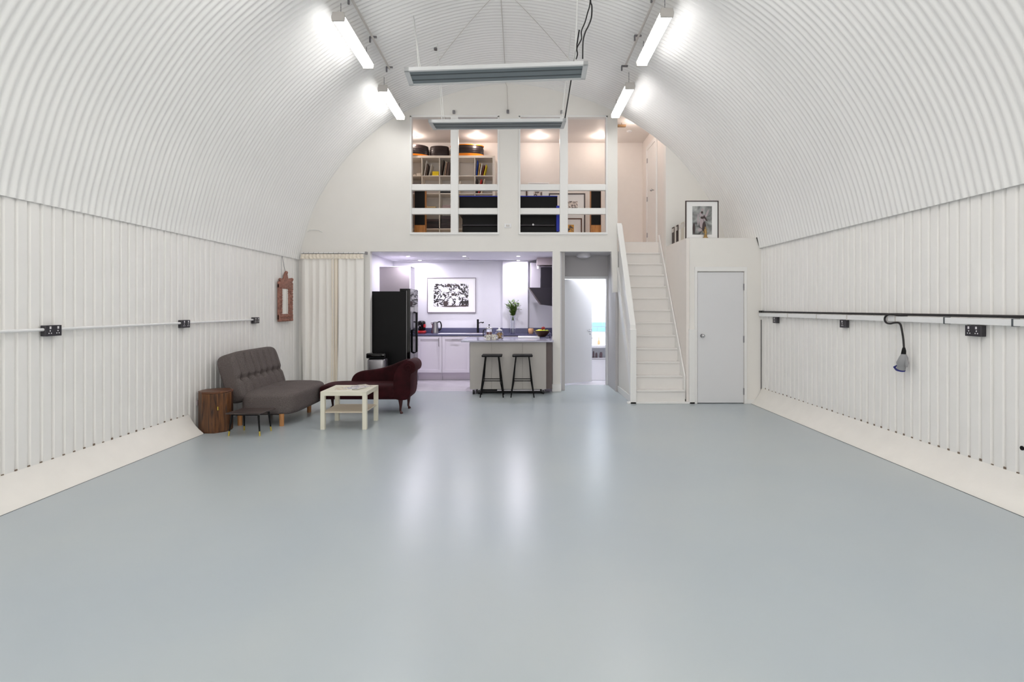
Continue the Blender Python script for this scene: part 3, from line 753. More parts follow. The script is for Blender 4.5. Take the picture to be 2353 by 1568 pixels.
# ------------------------------------------------------------------ low black table
bt = thing('low_table', (-3.08, 6.19, 0), 'small low dark table with thin black legs and brass feet before the sofa', 'table')
MB().prism([(-3.29, 6.05), (-2.90, 6.03), (-2.86, 6.36), (-3.25, 6.38)], 'z', .245, .26, bev=.004).build('tabletop', M['darktop'], bt)
MB().prism([(-3.24, 6.09), (-2.95, 6.08), (-2.92, 6.33), (-3.21, 6.34)], 'z', .225, .246).build('apron', M['black'], bt)
for (x, y, sx_, sy_) in ((-3.235, 6.085, -.03, -.01), (-2.93, 6.075, .02, -.01), (-2.92, 6.30, .02, .02), (-3.22, 6.33, -.01, .02)):
    l = MB().tube([(x, y, .23), (x+sx_*.8, y+sy_*.8, .05)], [.012, .008], 10).build('leg', M['black'], bt, smooth=True)
    MB().tube([(x+sx_*.8, y+sy_*.8, .052), (x+sx_, y+sy_, 0)], [.0095, .0085], 10).build('brass_foot', M['brass'], l, smooth=True)

# ------------------------------------------------------------------ coffee table
ct = thing('coffee_table', (-2.07, 6.65, 0), 'square cream coffee table with a lower shelf, standing before the chaise', 'table')
x0, x1, y0, y1 = -2.345, -1.80, 6.375, 6.925
MB().box(x0, x1, y0, y1, .40, .45, bev=.003).build('tabletop', M['cream'], ct)
for x in (x0, x1-.05):
    for y in (y0, y1-.05): MB().box(x, x+.05, y, y+.05, 0, .40, bev=.002).build('leg', M['cream'], ct)
MB().box(x0+.02, x1-.02, y0+.02, y1-.02, .195, .210, bev=.002).build('shelf', M['shelfshaded'], ct)
mags = [((-2.14, 6.60), .2, .28, 15, (196, 180, 150), 'tan and gold open magazine on the cream coffee table'),
        ((-2.00, 6.66), .19, .26, -20, (120, 118, 150), 'blue-grey magazine on the cream coffee table'),
        ((-1.97, 6.80), .2, .26, 40, (176, 170, 150), 'grey-beige folded leaflet at the rear of the coffee table')]
for i, ((x, y), w, h, a, c, lab) in enumerate(mags):
    z = .4505+(.0055 if i == 1 else 0)
    t = thing('magazine', (x, y, z), lab, 'magazine', None)
    rt = Matrix.Translation((x, y, z)) @ Matrix.Rotation(math.radians(a), 4, 'Z')
    MB().box(-w/2, w/2, -h/2, h/2, 0, .004, mtx=rt).build('pages', M['paper'], t)
    MB().box(-w/2, w/2, -h/2, h/2, .0041, .005, mtx=rt).build('cover', print_mat('magazine_cover_%d' % i, 22, c, (232, 224, 214), .42, .6, seed=(i, 0, 0)), t)

# ------------------------------------------------------------------ chaise longue
ch = thing('chaise_longue', (-2.1, 7.5, 0), 'burgundy velvet chaise longue with scrolled arm and turned dark legs', 'chaise longue')
def sp(px, py, s): return ((px-CX)/s, CH+(HY-py)/s)
MB().pad((-2.13, 7.53, .295), (.60, .27, .105), n=5, cuts=20).build('seat', M['velvet'], ch, smooth='all')
MB().box(-2.70, -1.52, 7.285, 7.77, .20, .29, bev=.02, seg=3).build('seat_rail', M['velvet'], ch, smooth=40)
armp = [sp(*q, 170) for q in ((906, 917), (904, 895), (905, 870), (909, 855), (917, 842), (928, 833), (938, 829), (947, 831), (953, 837), (955, 846), (952, 855), (946, 859), (944, 866), (944, 885), (943, 903), (939, 915), (933, 919), (920, 920))]
MB().prism(catmull(armp, 3), 'y', 7.275, 7.76, bev=.006, seg=2).build('scroll_arm', M['velvet'], ch, smooth=50)
bkp = [sp(*q, 161) for q in ((812, 905), (808, 892), (806, 880), (809, 868), (817, 859), (830, 853.5), (850, 851), (875, 847), (900, 839), (922, 830), (938, 826), (945, 835), (945, 905))]
MB().prism(catmull(bkp+[bkp[0]], 3)[:-1], 'y', 7.69, 7.80, bev=.03, seg=3).build('backrest', M['velvet'], ch, smooth=50)
ctr = sp(938, 846, 170)
MB().tube([(ctr[0]+.075*(1-k/40)*math.cos(k*.35), 7.272, ctr[1]+.075*(1-k/40)*math.sin(k*.35)) for k in range(30)], .006, 6).build('piping', M['velvet'], ch, smooth=True)
for (x, y, dx) in ((-2.66, 7.34, -1), (-1.61, 7.34, 1), (-2.66, 7.72, -1), (-1.58, 7.72, 1)):
    MB().tube(smooth_path([Vector((x, y, .21)), Vector((x+.004*dx, y, .17)), Vector((x+.02*dx*.2, y, .10)), Vector((x+.0*dx, y, .045)), Vector((x+.012*dx, y, .018)), Vector((x+.018*dx, y, 0))]), [.034]*2+[.033, .032, .03, .027, .024, .021, .019, .017, .016, .015, .014, .013, .013, .015, .018, .021, .022, .021, .018], 10).build('leg', M['mahogany'], ch, smooth=True)

# ------------------------------------------------------------------ pedal bin
bx0, bx1 = XA(844, 9.0), XA(888, 9.0)
bn = thing('pedal_bin', ((bx0+bx1)/2, 9.05, 0), 'steel bin with black lid behind the chaise longue, beside the fridge', 'bin')
MB().box(bx0+.01, bx1-.01, 8.92, 9.18, .03, .60, bev=.05, seg=4).build('body', M['steel'], bn, smooth=40)
MB().box(bx0, bx1, 8.91, 9.19, .60, .685, bev=.02, seg=3).build('lid', M['blackgloss'], bn, smooth=40)
MB().box(bx0+.005, bx1-.005, 8.915, 9.185, 0, .035, bev=.01).build('base', M['black'], bn)
MB().box(bx0+.12, bx0+.2, 8.87, 8.92, .015, .03).build('pedal', M['steel'], bn)

# ------------------------------------------------------------------ fridge
fg = thing('fridge', (-2.2, 9.8, 0), 'tall black side-by-side fridge standing at the kitchen opening', 'fridge')
fy0, fy1 = 9.42, 10.14
MB().box(-2.60, -1.965, fy0, fy1, .03, 1.725, bev=.006).build('body', M['black'], fg)
MB().box(-1.962, -1.955, fy0+.003, fy1-.003, .05, 1.74).build('door_seal', M['steel'], fg)
for (a, b) in ((fy0, fy0+.335), (fy0+.343, fy1)):
    d = MB().box(-1.953, -1.893, a, b, .05, 1.765, bev=.008, seg=3).build('door', M['blackgloss'], fg)
    hy = fy0+.30 if a == fy0 else fy0+.385
    MB().tube([(-1.893, hy, .62), (-1.85, hy, .64), (-1.85, hy, 1.34), (-1.893, hy, 1.36)], .012, 8).build('handle', M['black'], d, smooth=True)
    if a == fy0: MB().box(-1.896, -1.888, a+.06, b-.08, 1.05, 1.38, bev=.003).build('dispenser', M['steel'], d)
MB().box(-2.08, -1.90, fy0+.01, fy1-.01, 1.726, 1.772, bev=.004).build('hinge_cover', M['black'], fg)
MB().box(-2.58, -1.90, fy0+.02, fy1-.02, 0, .05).build('plinth', M['black'], fg)

# ------------------------------------------------------------------ tall cabinet behind the fridge
tc_ = thing('tall_cabinet', (-2.33, 10.5, 0), 'tall cabinet with grey end panel rising behind the black fridge', 'cabinet')
MB().box(-2.628, -2.07, 10.20, 10.62, .0, 2.205).build('carcass', M['cabgrey'], tc_)
MB().box(-2.068, -2.045, 10.20, 10.62, .1, 2.215, bev=.002).build('door', M['cab'], tc_)
MB().box(-2.628, -2.045, 10.195, 10.62, 2.206, 2.222).build('top_trim', M['cab'], tc_)

# ------------------------------------------------------------------ base cabinets along the far kitchen wall
CF = 10.68
WT = .91
def shaker(mb, x0, x1, z0, z1, y):
    g = .055
    mb.box(x0, x1, y-.004, y+.008, z0, z1, bev=.001)
    for (a, b, c, d) in ((x0, x0+g, z0, z1), (x1-g, x1, z0, z1), (x0+g, x1-g, z0, z0+g), (x0+g, x1-g, z1-g, z1)):
        mb.box(a, b, y-.022, y-.003, c, d, bev=.0015)
xs = [-2.0, -1.515, -.97, -.42, .14, .69]
labs = ['white base cabinet with a vertical handle beside the fridge', 'white-fronted dishwasher cabinet with a horizontal handle beside the island', 'white base cabinet partly behind the island, under the sink tap', 'white drawer cabinet behind the island, under the vase', 'white drawer cabinet in the corner behind the fruit bowl']
for i in range(5):
    a, b = xs[i]+.003, xs[i+1]-.003
    t = thing('base_cabinet', ((a+b)/2, CF, 0), labs[i], 'cabinet', 'base cabinets under the slate worktop')
    MB().box(a, b, CF+.01, 11.10, .15, WT-.032).build('carcass', M['cab'], t)
    MB().box(a, b, CF+.06, CF+.08, 0, .15).build('plinth', M['cabedge'], t)
    if i == 0:
        m = MB(); shaker(m, a, b, .155, WT-.04, CF); d = m.build('door', M['cab'], t)
        MB().tube([(b-.06, CF-.02, .84), (b-.06, CF-.045, .835), (b-.06, CF-.045, .68), (b-.06, CF-.02, .675)], .007, 8).build('handle', M['steel'], d, smooth=True)
    elif i == 1:
        m = MB(); shaker(m, a, b, .155, WT-.04, CF); d = m.build('door', M['cab'], t)
        MB().tube([((a+b)/2-.08, CF-.02, .81), ((a+b)/2-.08, CF-.045, .81), ((a+b)/2+.08, CF-.045, .81), ((a+b)/2+.08, CF-.02, .81)], .007, 8).build('handle', M['steel'], d, smooth=True)
    else:
        m = MB(); m.box(a, b, CF-.02, CF+.008, .70, WT-.04, bev=.002); d = m.build('drawer', M['cab'], t)
        MB().tube([((a+b)/2-.07, CF-.02, .79), ((a+b)/2-.07, CF-.045, .79), ((a+b)/2+.07, CF-.045, .79), ((a+b)/2+.07, CF-.02, .79)], .007, 8).build('handle', M['steel'], d, smooth=True)
        m = MB(); shaker(m, a, b, .155, .69, CF); m.build('door', M['cab'], t)
t = thing('corner_cabinet', (-2.05, 10.67, 0), 'narrow white corner cabinet front squeezed beside the fridge', 'cabinet')
MB().box(-2.06, -2.004, CF-.05, CF+.05, .15, WT-.035, bev=.003).build('door', M['cab'], t)
MB().box(-2.06, -2.004, CF+.0, CF+.05, 0, .15).build('plinth', M['cabedge'], t)
MB().tube([(-1.995, CF-.05, .84), (-1.985, CF-.06, .83), (-1.985, CF-.06, .69), (-1.995, CF-.05, .68)], .006, 6).build('handle', M['steel'], t, smooth=True)
wt = thing('worktop', (-.7, 11.0, WT-.03), 'slate blue kitchen worktop with upstand along the far kitchen wall', 'worktop')
MB().box(-2.06, .695, CF-.03, 11.115, WT-.03, WT, bev=.003).box(-2.06, XA(1155, 11.12)-.003, 11.112, KD-.002, WT-.03, WT).box(XA(1213, 11.12)+.003, .695, 11.112, KD-.002, WT-.03, WT).build('slab', M['worktop'], wt)
MB().box(-2.62, XA(1155, 11.12), KD-.022, KD-.002, WT, WT+.105, bev=.003).box(XA(1155, 11.12), XA(1213, 11.12), 11.098, 11.118, WT, WT+.105, bev=.003).box(XA(1213, 11.12), .695, KD-.022, KD-.002, WT, WT+.105, bev=.003).build('upstand', M['worktop'], wt)
sk = thing('sink', (-1.15, 10.95, WT), 'white inset sink and drainer in the slate worktop before the tap', 'sink')
MB().box(-1.62, -.70, 10.78, 11.12, WT+.0005, WT+.008, bev=.003).build('drainer', M['basin'], sk)
MB().box(-1.06, -.74, 10.82, 11.08, WT+.0085, WT+.0095).build('bowl', M['cabgrey'], sk)
WT += .0015
fc = thing('tap', (XA(1098, 11.18), 11.18, WT), 'tall black mixer tap standing at the kitchen sink', 'tap')
x = XA(1098, 11.18)
MB().cyl((x, 11.18, WT), (x, 11.18, WT+.285), .021).build('column', M['black'], fc, smooth=30)
MB().tube([(x, 11.18, WT+.20), (x+.07, 11.14, WT+.225), (x+.10, 11.13, WT+.215), (x+.125, 11.12, WT+.225)], [.009, .009, .013, .012], 8).build('spout', M['black'], fc, smooth=True)

# coffee maker, kettle
WI = WT

x = XA(969, 11.1)
cm = thing('coffee_machine', (x, 11.1, WI), 'small red and black capsule coffee machine beside the fridge', 'coffee machine')
MB().box(x-.085, x+.085, 11.0, 11.2, WI, WI+.055, bev=.02, seg=3).build('base', M['red'], cm, smooth=40)
MB().box(x-.07, x+.07, 11.08, 11.2, WI+.05, WI+.20, bev=.03, seg=3).pad((x, 11.09, WI+.2), (.082, .09, .06), n=3, cuts=8).build('body', M['blackgloss'], cm, smooth=50)
MB().box(x+.05, x+.085, 11.0, 11.15, WI+.12, WI+.19, bev=.012).build('side_panel', M['red'], cm, smooth=40)
MB().lathe((x-.02, 11.02, WI+.145), [(0, 0), (.018, 0), (.022, .03), (0, .035)], 12).build('spout', M['chrome'], cm, smooth=True)
MB().tube([(x-.06, 11.1, WI+.22), (x-.09, 11.08, WI+.2), (x-.095, 11.06, WI+.14)], .01, 8).build('lever', M['black'], cm, smooth=True)
x = XA(1000, 11.1)
kt = thing('kettle', (x, 11.1, WI), 'brushed steel jug kettle with black handle on the slate worktop', 'kettle')
MB().lathe((x, 11.1, WI), [(0, 0), (.078, 0), (.08, .03), (.066, .12), (.058, .20), (.056, .225), (.03, .238), (0, .24)], 24).tube([(x-.05, 11.1, WI+.18), (x-.085, 11.1, WI+.22)], [.026, .012], 10).build('jug', M['steel'], kt, smooth=40)
MB().tube(smooth_path([Vector((x+.05, 11.1, WI+.225)), Vector((x+.10, 11.1, WI+.235)), Vector((x+.125, 11.1, WI+.17)), Vector((x+.115, 11.1, WI+.09)), Vector((x+.08, 11.1, WI+.06))]), .013, 8).build('handle', M['black'], kt, smooth=True)

# vase of white flowers
vx = XA(1178.5, 10.93); vy = 10.93
va = thing('flower_vase', (vx, vy, WI), 'tall clear glass vase of green leafy stems and white flowers', 'vase')
MB().lathe((vx, vy, WI), [(0, 0), (.062, 0), (.064, .01), (.05, .14), (.056, .30), (.068, .36), (.064, .36), (.052, .30), (.045, .14), (.056, .02), (0, .02)], 28).build('vase_glass', M['glass'], va, smooth=40)
rnd = random.Random(11); stem = MB(); leaf = MB(); pet = MB()
for k in range(13):
    a = k*2.4; r = .05+.10*rnd.random(); h = .52+.16*rnd.random()
    top = Vector((vx+r*math.cos(a)*1.15, vy+r*math.sin(a)*.8, WI+h)); base = Vector((vx+.02*math.cos(a+PI), vy+.02*math.sin(a+PI), WI+.27))
    mid = (base+top)/2+Vector((0, 0, .04)); pts = smooth_path([base, Vector((vx, vy, WI+.36)), mid, top], 4); stem.tube(pts, .0035, 5)
    for j in range(4, len(pts)-1):
        for w in range(2):
            p = pts[j]; aa = rnd.random()*2*PI; L = .06+.035*rnd.random(); d = Vector((math.cos(aa), math.sin(aa)*.7, .35+.4*rnd.random())).normalized()
            sd = d.cross(Vector((0, 0, 1))).normalized()*.019; up = d.cross(sd).normalized()*.003
            leaf.add([p, p+d*L*.45+sd+up, p+d*L, p+d*L*.45-sd+up], [(0, 1, 2, 3)])
for (px, py) in ((1181, 689), (1191, 691), (1173, 695), (1163, 700), (1196, 703), (1186, 699), (1168, 705), (1198, 712)):
    c = P(px, py, vy+rnd.uniform(-.06, .06))
    for k in range(6):
        a = k*PI/3; d = Vector((math.cos(a), math.sin(a), .5)).normalized()*.032; sd = Vector((-math.sin(a), math.cos(a), 0))*.010
        pet.add([c, c+d*.5+sd, c+d, c+d*.5-sd], [(0, 1, 2, 3)])
    pet.build('flower', M['petal'], va); pet = MB()
    stem.tube([Vector((vx, vy, WI+.45)), (Vector((vx, vy, WI+.5))+c)/2, c], .0028, 5)
stem.build('stems', M['stem'], va); leaf.build('leaves', M['leaf'], va)
# little wooden pot behind the fruit bowl
solo(MB().lathe((XA(1220, 10.95), 10.95, WI), [(0, 0), (.04, 0), (.055, .03), (.058, .08), (.05, .105), (0, .108)], 18), 'wooden_pot', M['orange'], 'small peach-coloured wooden pot on the slate worktop behind the fruit bowl', 'pot', smooth=40, origin=(XA(1220, 10.95), 10.95, WI))

# ------------------------------------------------------------------ kitchen picture
def picture(name, x0, x1, z0, z1, y, th, fm, art, ax0, ax1, az0, az1, label, fw=.012, mirror=0, tilt=0, zbase=None, cat='picture'):
    t = thing(name, ((x0+x1)/2, y, z0), label, cat)
    mtx = Matrix.Translation((0, y, z0)) @ Matrix.Rotation(-tilt, 4, 'X') @ Matrix.Translation((0, -y, -z0)) if tilt else None
    m = MB()
    m.box(x0, x0+fw, y-th, y, z0, z1, mtx=mtx); m.box(x1-fw, x1, y-th, y, z0, z1, mtx=mtx); m.box(x0+fw, x1-fw, y-th, y, z0, z0+fw, mtx=mtx); m.box(x0+fw, x1-fw, y-th, y, z1-fw, z1, mtx=mtx)
    m.build('frame', fm, t)
    MB().box(x0+fw, x1-fw, y-th*.6, y-.002, z0+fw, z1-fw, mtx=mtx).build('mount', M['paper'], t)
    if art: MB().box(ax0, ax1, y-th*.6-.002, y-th*.6-.0005, az0, az1, mtx=mtx).build('print', art, t)
    return t, mtx
kd = KD-.004
k1, _ = picture('framed_print', XA(982, kd), XA(1094, kd), ZA(719, kd), ZA(638.5, kd), kd, .035, M['frame_grey'], print_mat('photo_foliage', 9, (30, 24, 28), (238, 236, 240),   .47, .53, 2.5), XA(997, kd), XA(1077, kd), ZA(705, kd), ZA(652.5, kd), 'large framed black and white print on the kitchen wall above the kettle and tap')
yy = kd-.0245
for (u, v, r1, r2) in ((1027, 668, 6, 4), (1050, 667, 6, 4), (1036, 692, 4.5, 7), (1051, 693, 4.5, 6), (1063, 680, 5, 3), (1018, 684, 3, 4), (1043, 683, 6, 3)):
    c = P(u, v, yy); MB().lathe((0, 0, 0), [(0, 0), (1, 0), (1, .3), (0, .3)], 16, mtx=Matrix.Translation((c.x, yy, c.z)) @ Matrix.Diagonal((r1/112, .003, r2/112, 1)) @ Matrix.Rotation(PI/2, 4, 'X')).build('pale_flower', M['paper'], k1)
fgm = MB()
for (u, v, r1, r2) in ((1036, 704, 22, 1.6), (1024, 697, 6, 5), (1041, 677, 4, 3), (1031, 656, 4, 4), (1050, 656, 5, 2), (1066, 703, 9, 2)):
    c = P(u, v, yy); fgm.lathe((0, 0, 0), [(0, 0), (1, 0), (1, .3), (0, .3)], 16, mtx=Matrix.Translation((c.x, yy-.0015, c.z)) @ Matrix.Diagonal((r1/112, .003, r2/112, 1)) @ Matrix.Rotation(PI/2, 4, 'X'))
fgm.build('dark_shadows', M['frame_dark'], k1)

# ------------------------------------------------------------------ extractor hood
hx = .698
ho = thing('extractor_hood', (.45, 10.6, 1.47), 'dark angled glass extractor hood with square chimney on the kitchen side wall', 'extractor hood')
MB().prism([(.195, 1.823), (hx, 1.823), (hx, 1.465), (.43, 1.50)], 'y', 10.32, 10.90, bev=.004).build('canopy', M['hood'], ho)
MB().box(.425, hx, 10.45, 10.78, 1.824, 2.225, bev=.003).build('chimney', M['hood'], ho)
MB().prism([(.190, 1.828), (.200, 1.828), (.432, 1.50), (.424, 1.495)], 'y', 10.31, 10.91).build('glass_edge', M['frame_dark'], ho)
db = thing('duct_box', (.53, 10.6, 2.23), 'beige boxed duct with white pipe meeting the ceiling over the hood', 'duct')
MB().box(.355, hx, 10.40, 10.85, 2.262, ZK-.002, bev=.003).build('box', M['duct'], db)
MB().cyl((.388, 10.6, 2.262), (.388, 10.6, 2.20), .033).build('pipe', M['whiteplastic'], db, smooth=30)
bo = thing('wall_cabinet', (.38, 11.15, 1.83), 'white wall cabinet in the kitchen corner beside the hood', 'cabinet')
MB().box(XA(1219, 11.05), hx, 11.06, KD-.002, 1.83, 2.36, bev=.003).build('carcass', M['cab'], bo)
MB().box(XA(1219, 11.05)+.004, hx-.002, 11.042, 11.059, 1.835, 2.355, bev=.003).build('door', M['cab'], bo)

# ------------------------------------------------------------------ island
IY0, IY1, IZ = 8.90, 9.95, .897
il = thing('kitchen_island', (-.1, 9.4, 0), 'greige kitchen island on castors with pale overhanging top', 'island')
ix0, ix1 = XA(1080, 8.98), XA(1255, 8.98); ixe = XA(1269, 8.98)
MB().box(ix0, ix1, 8.98, 9.85, .085, IZ-.03, bev=.002).build('body', M['island'], il)
pl = XA(1130, 8.98); pr_ = XA(1201, 8.98)
for (a, b) in ((ix0, pl-.001), (pl+.001, pr_-.001), (pr_+.001, ix1)):
    MB().box(a, b, 8.965, 8.98, .085, IZ-.032, bev=.002).build('back_panel', M['island'], il)
MB().box(ix1+.001, ixe, 9.0, 9.85, .085, IZ-.03, bev=.002).build('end_panel', M['islanddark'], il)
MB().box(XA(1059, IY0), .578, IY0, IY1, IZ-.028, IZ, bev=.004).build('top', M['islandtop'], il)
MB().box(.556, .576, 9.55, 9.92, IZ, IZ+.085, bev=.003).build('end_upstand', M['worktop'], il)
MB().box(ix0+.45, ix1-.1, 9.0, 9.03, .05, .075, bev=.003).build('base_bar', M['steel'], il)
MB().box(ix0+.1, ix1-.02, 9.06, 9.8, .02, .06, bev=.003).build('under_shadow', M['castor'], il)  # dark slab added to stand in for the shade beneath the island
for x in (ix0+.06, ix0+.15, ix1-.05):
    for y in (9.0, 9.75):
        w = MB().cyl((x-.015, y, .038), (x+.015, y, .038), .038).build('castor', M['castor'], il, smooth=30)
        MB().box(x-.02, x+.02, y-.02, y+.04, .05, .085).build('castor_fork', M['steel'], w)

# things on the island
IZ += .0015

x = XA(1117.5, 9.05); y = 9.04
for i, (px, D, lab) in enumerate(((1122, 9.02, 'cream patterned mug at the front of the island before the cafetiere'), (1134.5, 9.10, 'cream patterned mug on the island, beside the biscuit jar'))):
    x = XA(px, D); z = IZ
    t = thing('mug', (x, D, z), lab, 'mug', 'patterned mugs on the island')
    MB().lathe((x, D, z), [(0, 0), (.036, 0), (.040, .01), (.044, .088), (.040, .088), (.036, .012), (0, .012)], 24).build('cup', M['mug'], t, smooth=40)
    sgn = -1 if i == 0 else 1
    MB().tube(smooth_path([Vector((x+sgn*.040, D, z+.07)), Vector((x+sgn*.066, D, z+.065)), Vector((x+sgn*.066, D, z+.03)), Vector((x+sgn*.038, D, z+.02))]), .006, 8).build('handle', M['mug'], t, smooth=True)
x = XA(1124, 9.3); y = 9.3
fp = thing('cafetiere', (x, y, IZ), 'glass cafetiere of brown tea with steel lid behind the mugs', 'cafetiere')
MB().lathe((x, y, IZ), [(0, .012), (.052, .012), (.052, .175), (.056, .18), (.054, .18), (.049, .175), (.049, .016), (0, .016)], 24).build('beaker', M['glass'], fp, smooth=40)
MB().lathe((x, y, IZ), [(0, .018), (.047, .018), (.047, .125), (0, .125)], 24).build('tea', M['tea'], fp, smooth=40)
MB().lathe((x, y, IZ), [(0, .178), (.057, .178), (.057, .19), (.04, .205), (.006, .21), (.006, .235), (0, .235)], 20).tube([(x+.053, y, IZ+.01), (x+.053, y, IZ+.18)], .004, 6).tube([(x-.053, y, IZ+.01), (x-.053, y, IZ+.18)], .004, 6).tube([(x+.02, y-.05, IZ+.01), (x+.02, y-.05, IZ+.18)], .004, 6).lathe((x, y, IZ), [(0, 0), (.055, 0), (.055, .012), (0, .012)], 20).build('metal_frame', M['chrome'], fp, smooth=40)
MB().sph((x, y, IZ+.243), .013).build('plunger_knob', M['black'], fp, smooth=True)
MB().tube(smooth_path([Vector((x-.055, y, IZ+.16)), Vector((x-.095, y, IZ+.155)), Vector((x-.10, y, IZ+.06)), Vector((x-.055, y, IZ+.035))]), .008, 8).build('handle', M['black'], fp, smooth=True)
x = XA(1147.5, 9.25); y = 9.22
jr = thing('biscuit_jar', (x, y, IZ), 'round glass jar of golden biscuits with glass lid on the island', 'jar')
MB().lathe((x, y, IZ), [(0, 0), (.055, 0), (.068, .02), (.072, .07), (.066, .12), (.05, .14), (.05, .15), (.045, .15), (.045, .138), (.062, .115), (.067, .07), (.062, .022), (0, .006)], 28).build('jar_glass', M['glass'], jr, smooth=40)
bs = MB(); rnd = random.Random(4)
for k in range(26):
    a = rnd.random()*2*PI; r = .042*math.sqrt(rnd.random()); z = IZ+.025+k*.0033
    bs.sph((x+r*math.cos(a), y+r*math.sin(a), z), .019, (1, 1, .6), 8, 6)
o = bs.build('biscuits', M['biscuit'], jr, smooth=True); o['kind'] = 'stuff'
MB().lathe((x, y, IZ), [(0, .151), (.052, .151), (.05, .163), (.018, .172), (.015, .18), (.02, .192), (0, .2)], 24).build('lid', M['whiteplastic'], jr, smooth=40)
cb = MB().box(XA(1190.5, 9.62), XA(1240, 9.62), 9.60, 9.93, IZ, IZ+.022, bev=.004)
solo(cb, 'chopping_board', M['whiteplastic'], 'flat white board lying on the island beside the fruit bowl', 'board', origin=(XA(1215, 9.62), 9.75, IZ))
x, y = XA(1246.5, 9.66), 9.66; z = IZ+.0
cbz = IZ
solo(MB().box(XA(1240.5, 9.62), XA(1262, 9.62), 9.56, 9.93, IZ+.0005, IZ+.018, bev=.003), 'slate_tray', M['worktop'], 'dark slate tray on the island under the fruit bowl', 'tray', origin=(XA(1250, 9.62), 9.75, IZ))
x, y, z = XA(1245, 9.75), 9.72, IZ+.022
bw_ = solo(MB().lathe((x, y, z), [(0, 0), (.06, 0), (.075, .01), (.12, .06), (.158, .108), (.152, .108), (.11, .062), (.06, .018), (0, .014)], 32), 'fruit_bowl', M['bowl'], 'wide dark brown bowl heaped with fruit on the island', 'bowl', smooth=40, origin=(x, y, z))
fr_ = [(-.085, .0, .095, 'lemon', M['lemon'], 'yellow lemon at the board side of the fruit bowl'), (-.03, -.05, .108, 'lemon', M['lemon'], 'yellow lemon at the front middle of the fruit bowl'),
       (.035, -.045, .105, 'green_apple', M['lime'], 'yellow-green apple in the fruit bowl under the red one'), (.09, .0, .10, 'green_apple', M['lime'], 'yellow-green apple at the post side of the fruit bowl'),
       (-.05, .05, .105, 'lemon', M['lemon'], 'yellow lemon tucked at the back of the fruit bowl'), (.02, .055, .115, 'red_apple', M['apple'], 'dark red apple at the back of the fruit bowl'), (.025, .0, .158, 'red_apple', M['apple'], 'dark red apple on top of the heaped fruit')]
for (dx, dy, dz_, nm, mm_, lab) in fr_:
    c = (x+dx, y+dy, z+dz_-.012)
    m = MB().sph(c, .036, (1.15, 1, .92) if nm == 'lemon' else (1, 1, .93), 16, 10)
    if nm == 'lemon': m.sph((c[0]+.038, c[1], c[2]), .01, u=8, v=6)
    solo(m, nm, mm_, lab, 'fruit', smooth=True, origin=c)

# ------------------------------------------------------------------ stools
sto = thing('bar_stool', (0, 0, 0), 'black metal bar stool at the island, on the fridge side', 'stool', 'black bar stools at the island')
SH = .68
sm = MB(); n = 20; vs = []; fs = []
sm.box(-.165, .165, -.14, .14, SH-.035, SH-.005, bev=.013, seg=3)
for v in sm.bm.verts: v.co.z += .10*v.co.x**2*4-.006
sm.build('seat', M['black'], sto, smooth=50)
ft = {}
for sx_ in (-1, 1):
    for sy_ in (-1, 1):
        a = Vector((sx_*.105, sy_*.09, SH-.035)); b = Vector((sx_*.185, sy_*.15, 0)); ft[(sx_, sy_)] = (a, b)
        l = MB().tube([a, b], [.011, .009], 8).tube([a+Vector((sx_*.0, 0, 0)), a.lerp(b, .62)+Vector((-sx_*.018, 0, 0)), b.lerp(a, .02)], .006, 6).build('leg', M['black'], sto, smooth=True)
def at(k, z): a, b = ft[k]; return a.lerp(b, (SH-.035-z)/(SH-.035))
c = [at(k, .265) for k in ((-1, -1), (1, -1), (1, 1), (-1, 1))]
MB().tube(c, .007, 8, True).build('footrest', M['black'], sto)
for (p, q) in ((0, 1), (2, 3)):
    pass
sto.location = (XA(1131, 8.78), 8.78, 0)
dup(sto, (XA(1200.5, 8.78), 8.78, 0), 'black metal bar stool at the island, on the hallway side')

# ------------------------------------------------------------------ ceiling fittings below the loft
def spot(name, px, py, zc, m, lab, grp, r=.045):
    D = F*(zc-CH)/(HY-py); x = XA(px, D)
    t = thing(name, (x, D, zc-.006), lab, 'light', grp)
    MB().lathe((x, D, zc-.006), [(r*.72, 0), (r, 0), (r, .006), (r*.72, .006), (r*.72, 0)], 20).build('bezel', M['chrome'], t, smooth=40)
    MB().lathe((x, D, zc-.004), [(0, 0), (r*.7, 0), (r*.7, .003), (0, .003)], 20).build('lens', m, t)
    return (x, D)
KS = [(938, 588.5, 'recessed ceiling spotlight above the fridge'), (965, 598.5, 'recessed ceiling spotlight near the far kitchen wall, fridge side'), (1067, 588.5, 'recessed ceiling spotlight beside the smoke alarm'),
      (1191, 588.5, 'recessed ceiling spotlight before the chimney pier'), (1191, 598.5, 'recessed ceiling spotlight closest to the chimney pier')]
kpos = [spot('ceiling_spotlight', a, b, ZK-.001, M['spot'], l, 'kitchen ceiling spotlights') for (a, b, l) in KS]
LS = [(953, 314, 'loft ceiling spotlight over the bookshelf end'), (1096, 315, 'loft ceiling spotlight over the round cases'), (1238, 315, 'loft ceiling spotlight over the blank wall'), (1379, 314, 'loft ceiling spotlight over the speaker by the post'), (1460, 279, 'loft ceiling spotlight over the stair landing')]
lpos = [spot('ceiling_spotlight', a, b, LC-.001, M['spotloft'], l, 'loft ceiling spotlights') for (a, b, l) in LS]
def disc(name, px, py, zc, r, h, m, lab, cat):
    D = F*(zc-CH)/(HY-py); x = XA(px, D)
    solo(MB().lathe((x, D, zc-h), [(0, 0), (r*.6, 0), (r*.95, h*.4), (r, h), (0, h)], 24), name, m, lab, cat, smooth=40, origin=(x, D, zc-h)); return x, D
disc('smoke_alarm', 1072, 593, ZK-.001, .055, .035, M['whiteplastic'], 'round white smoke alarm on the kitchen ceiling', 'smoke alarm')
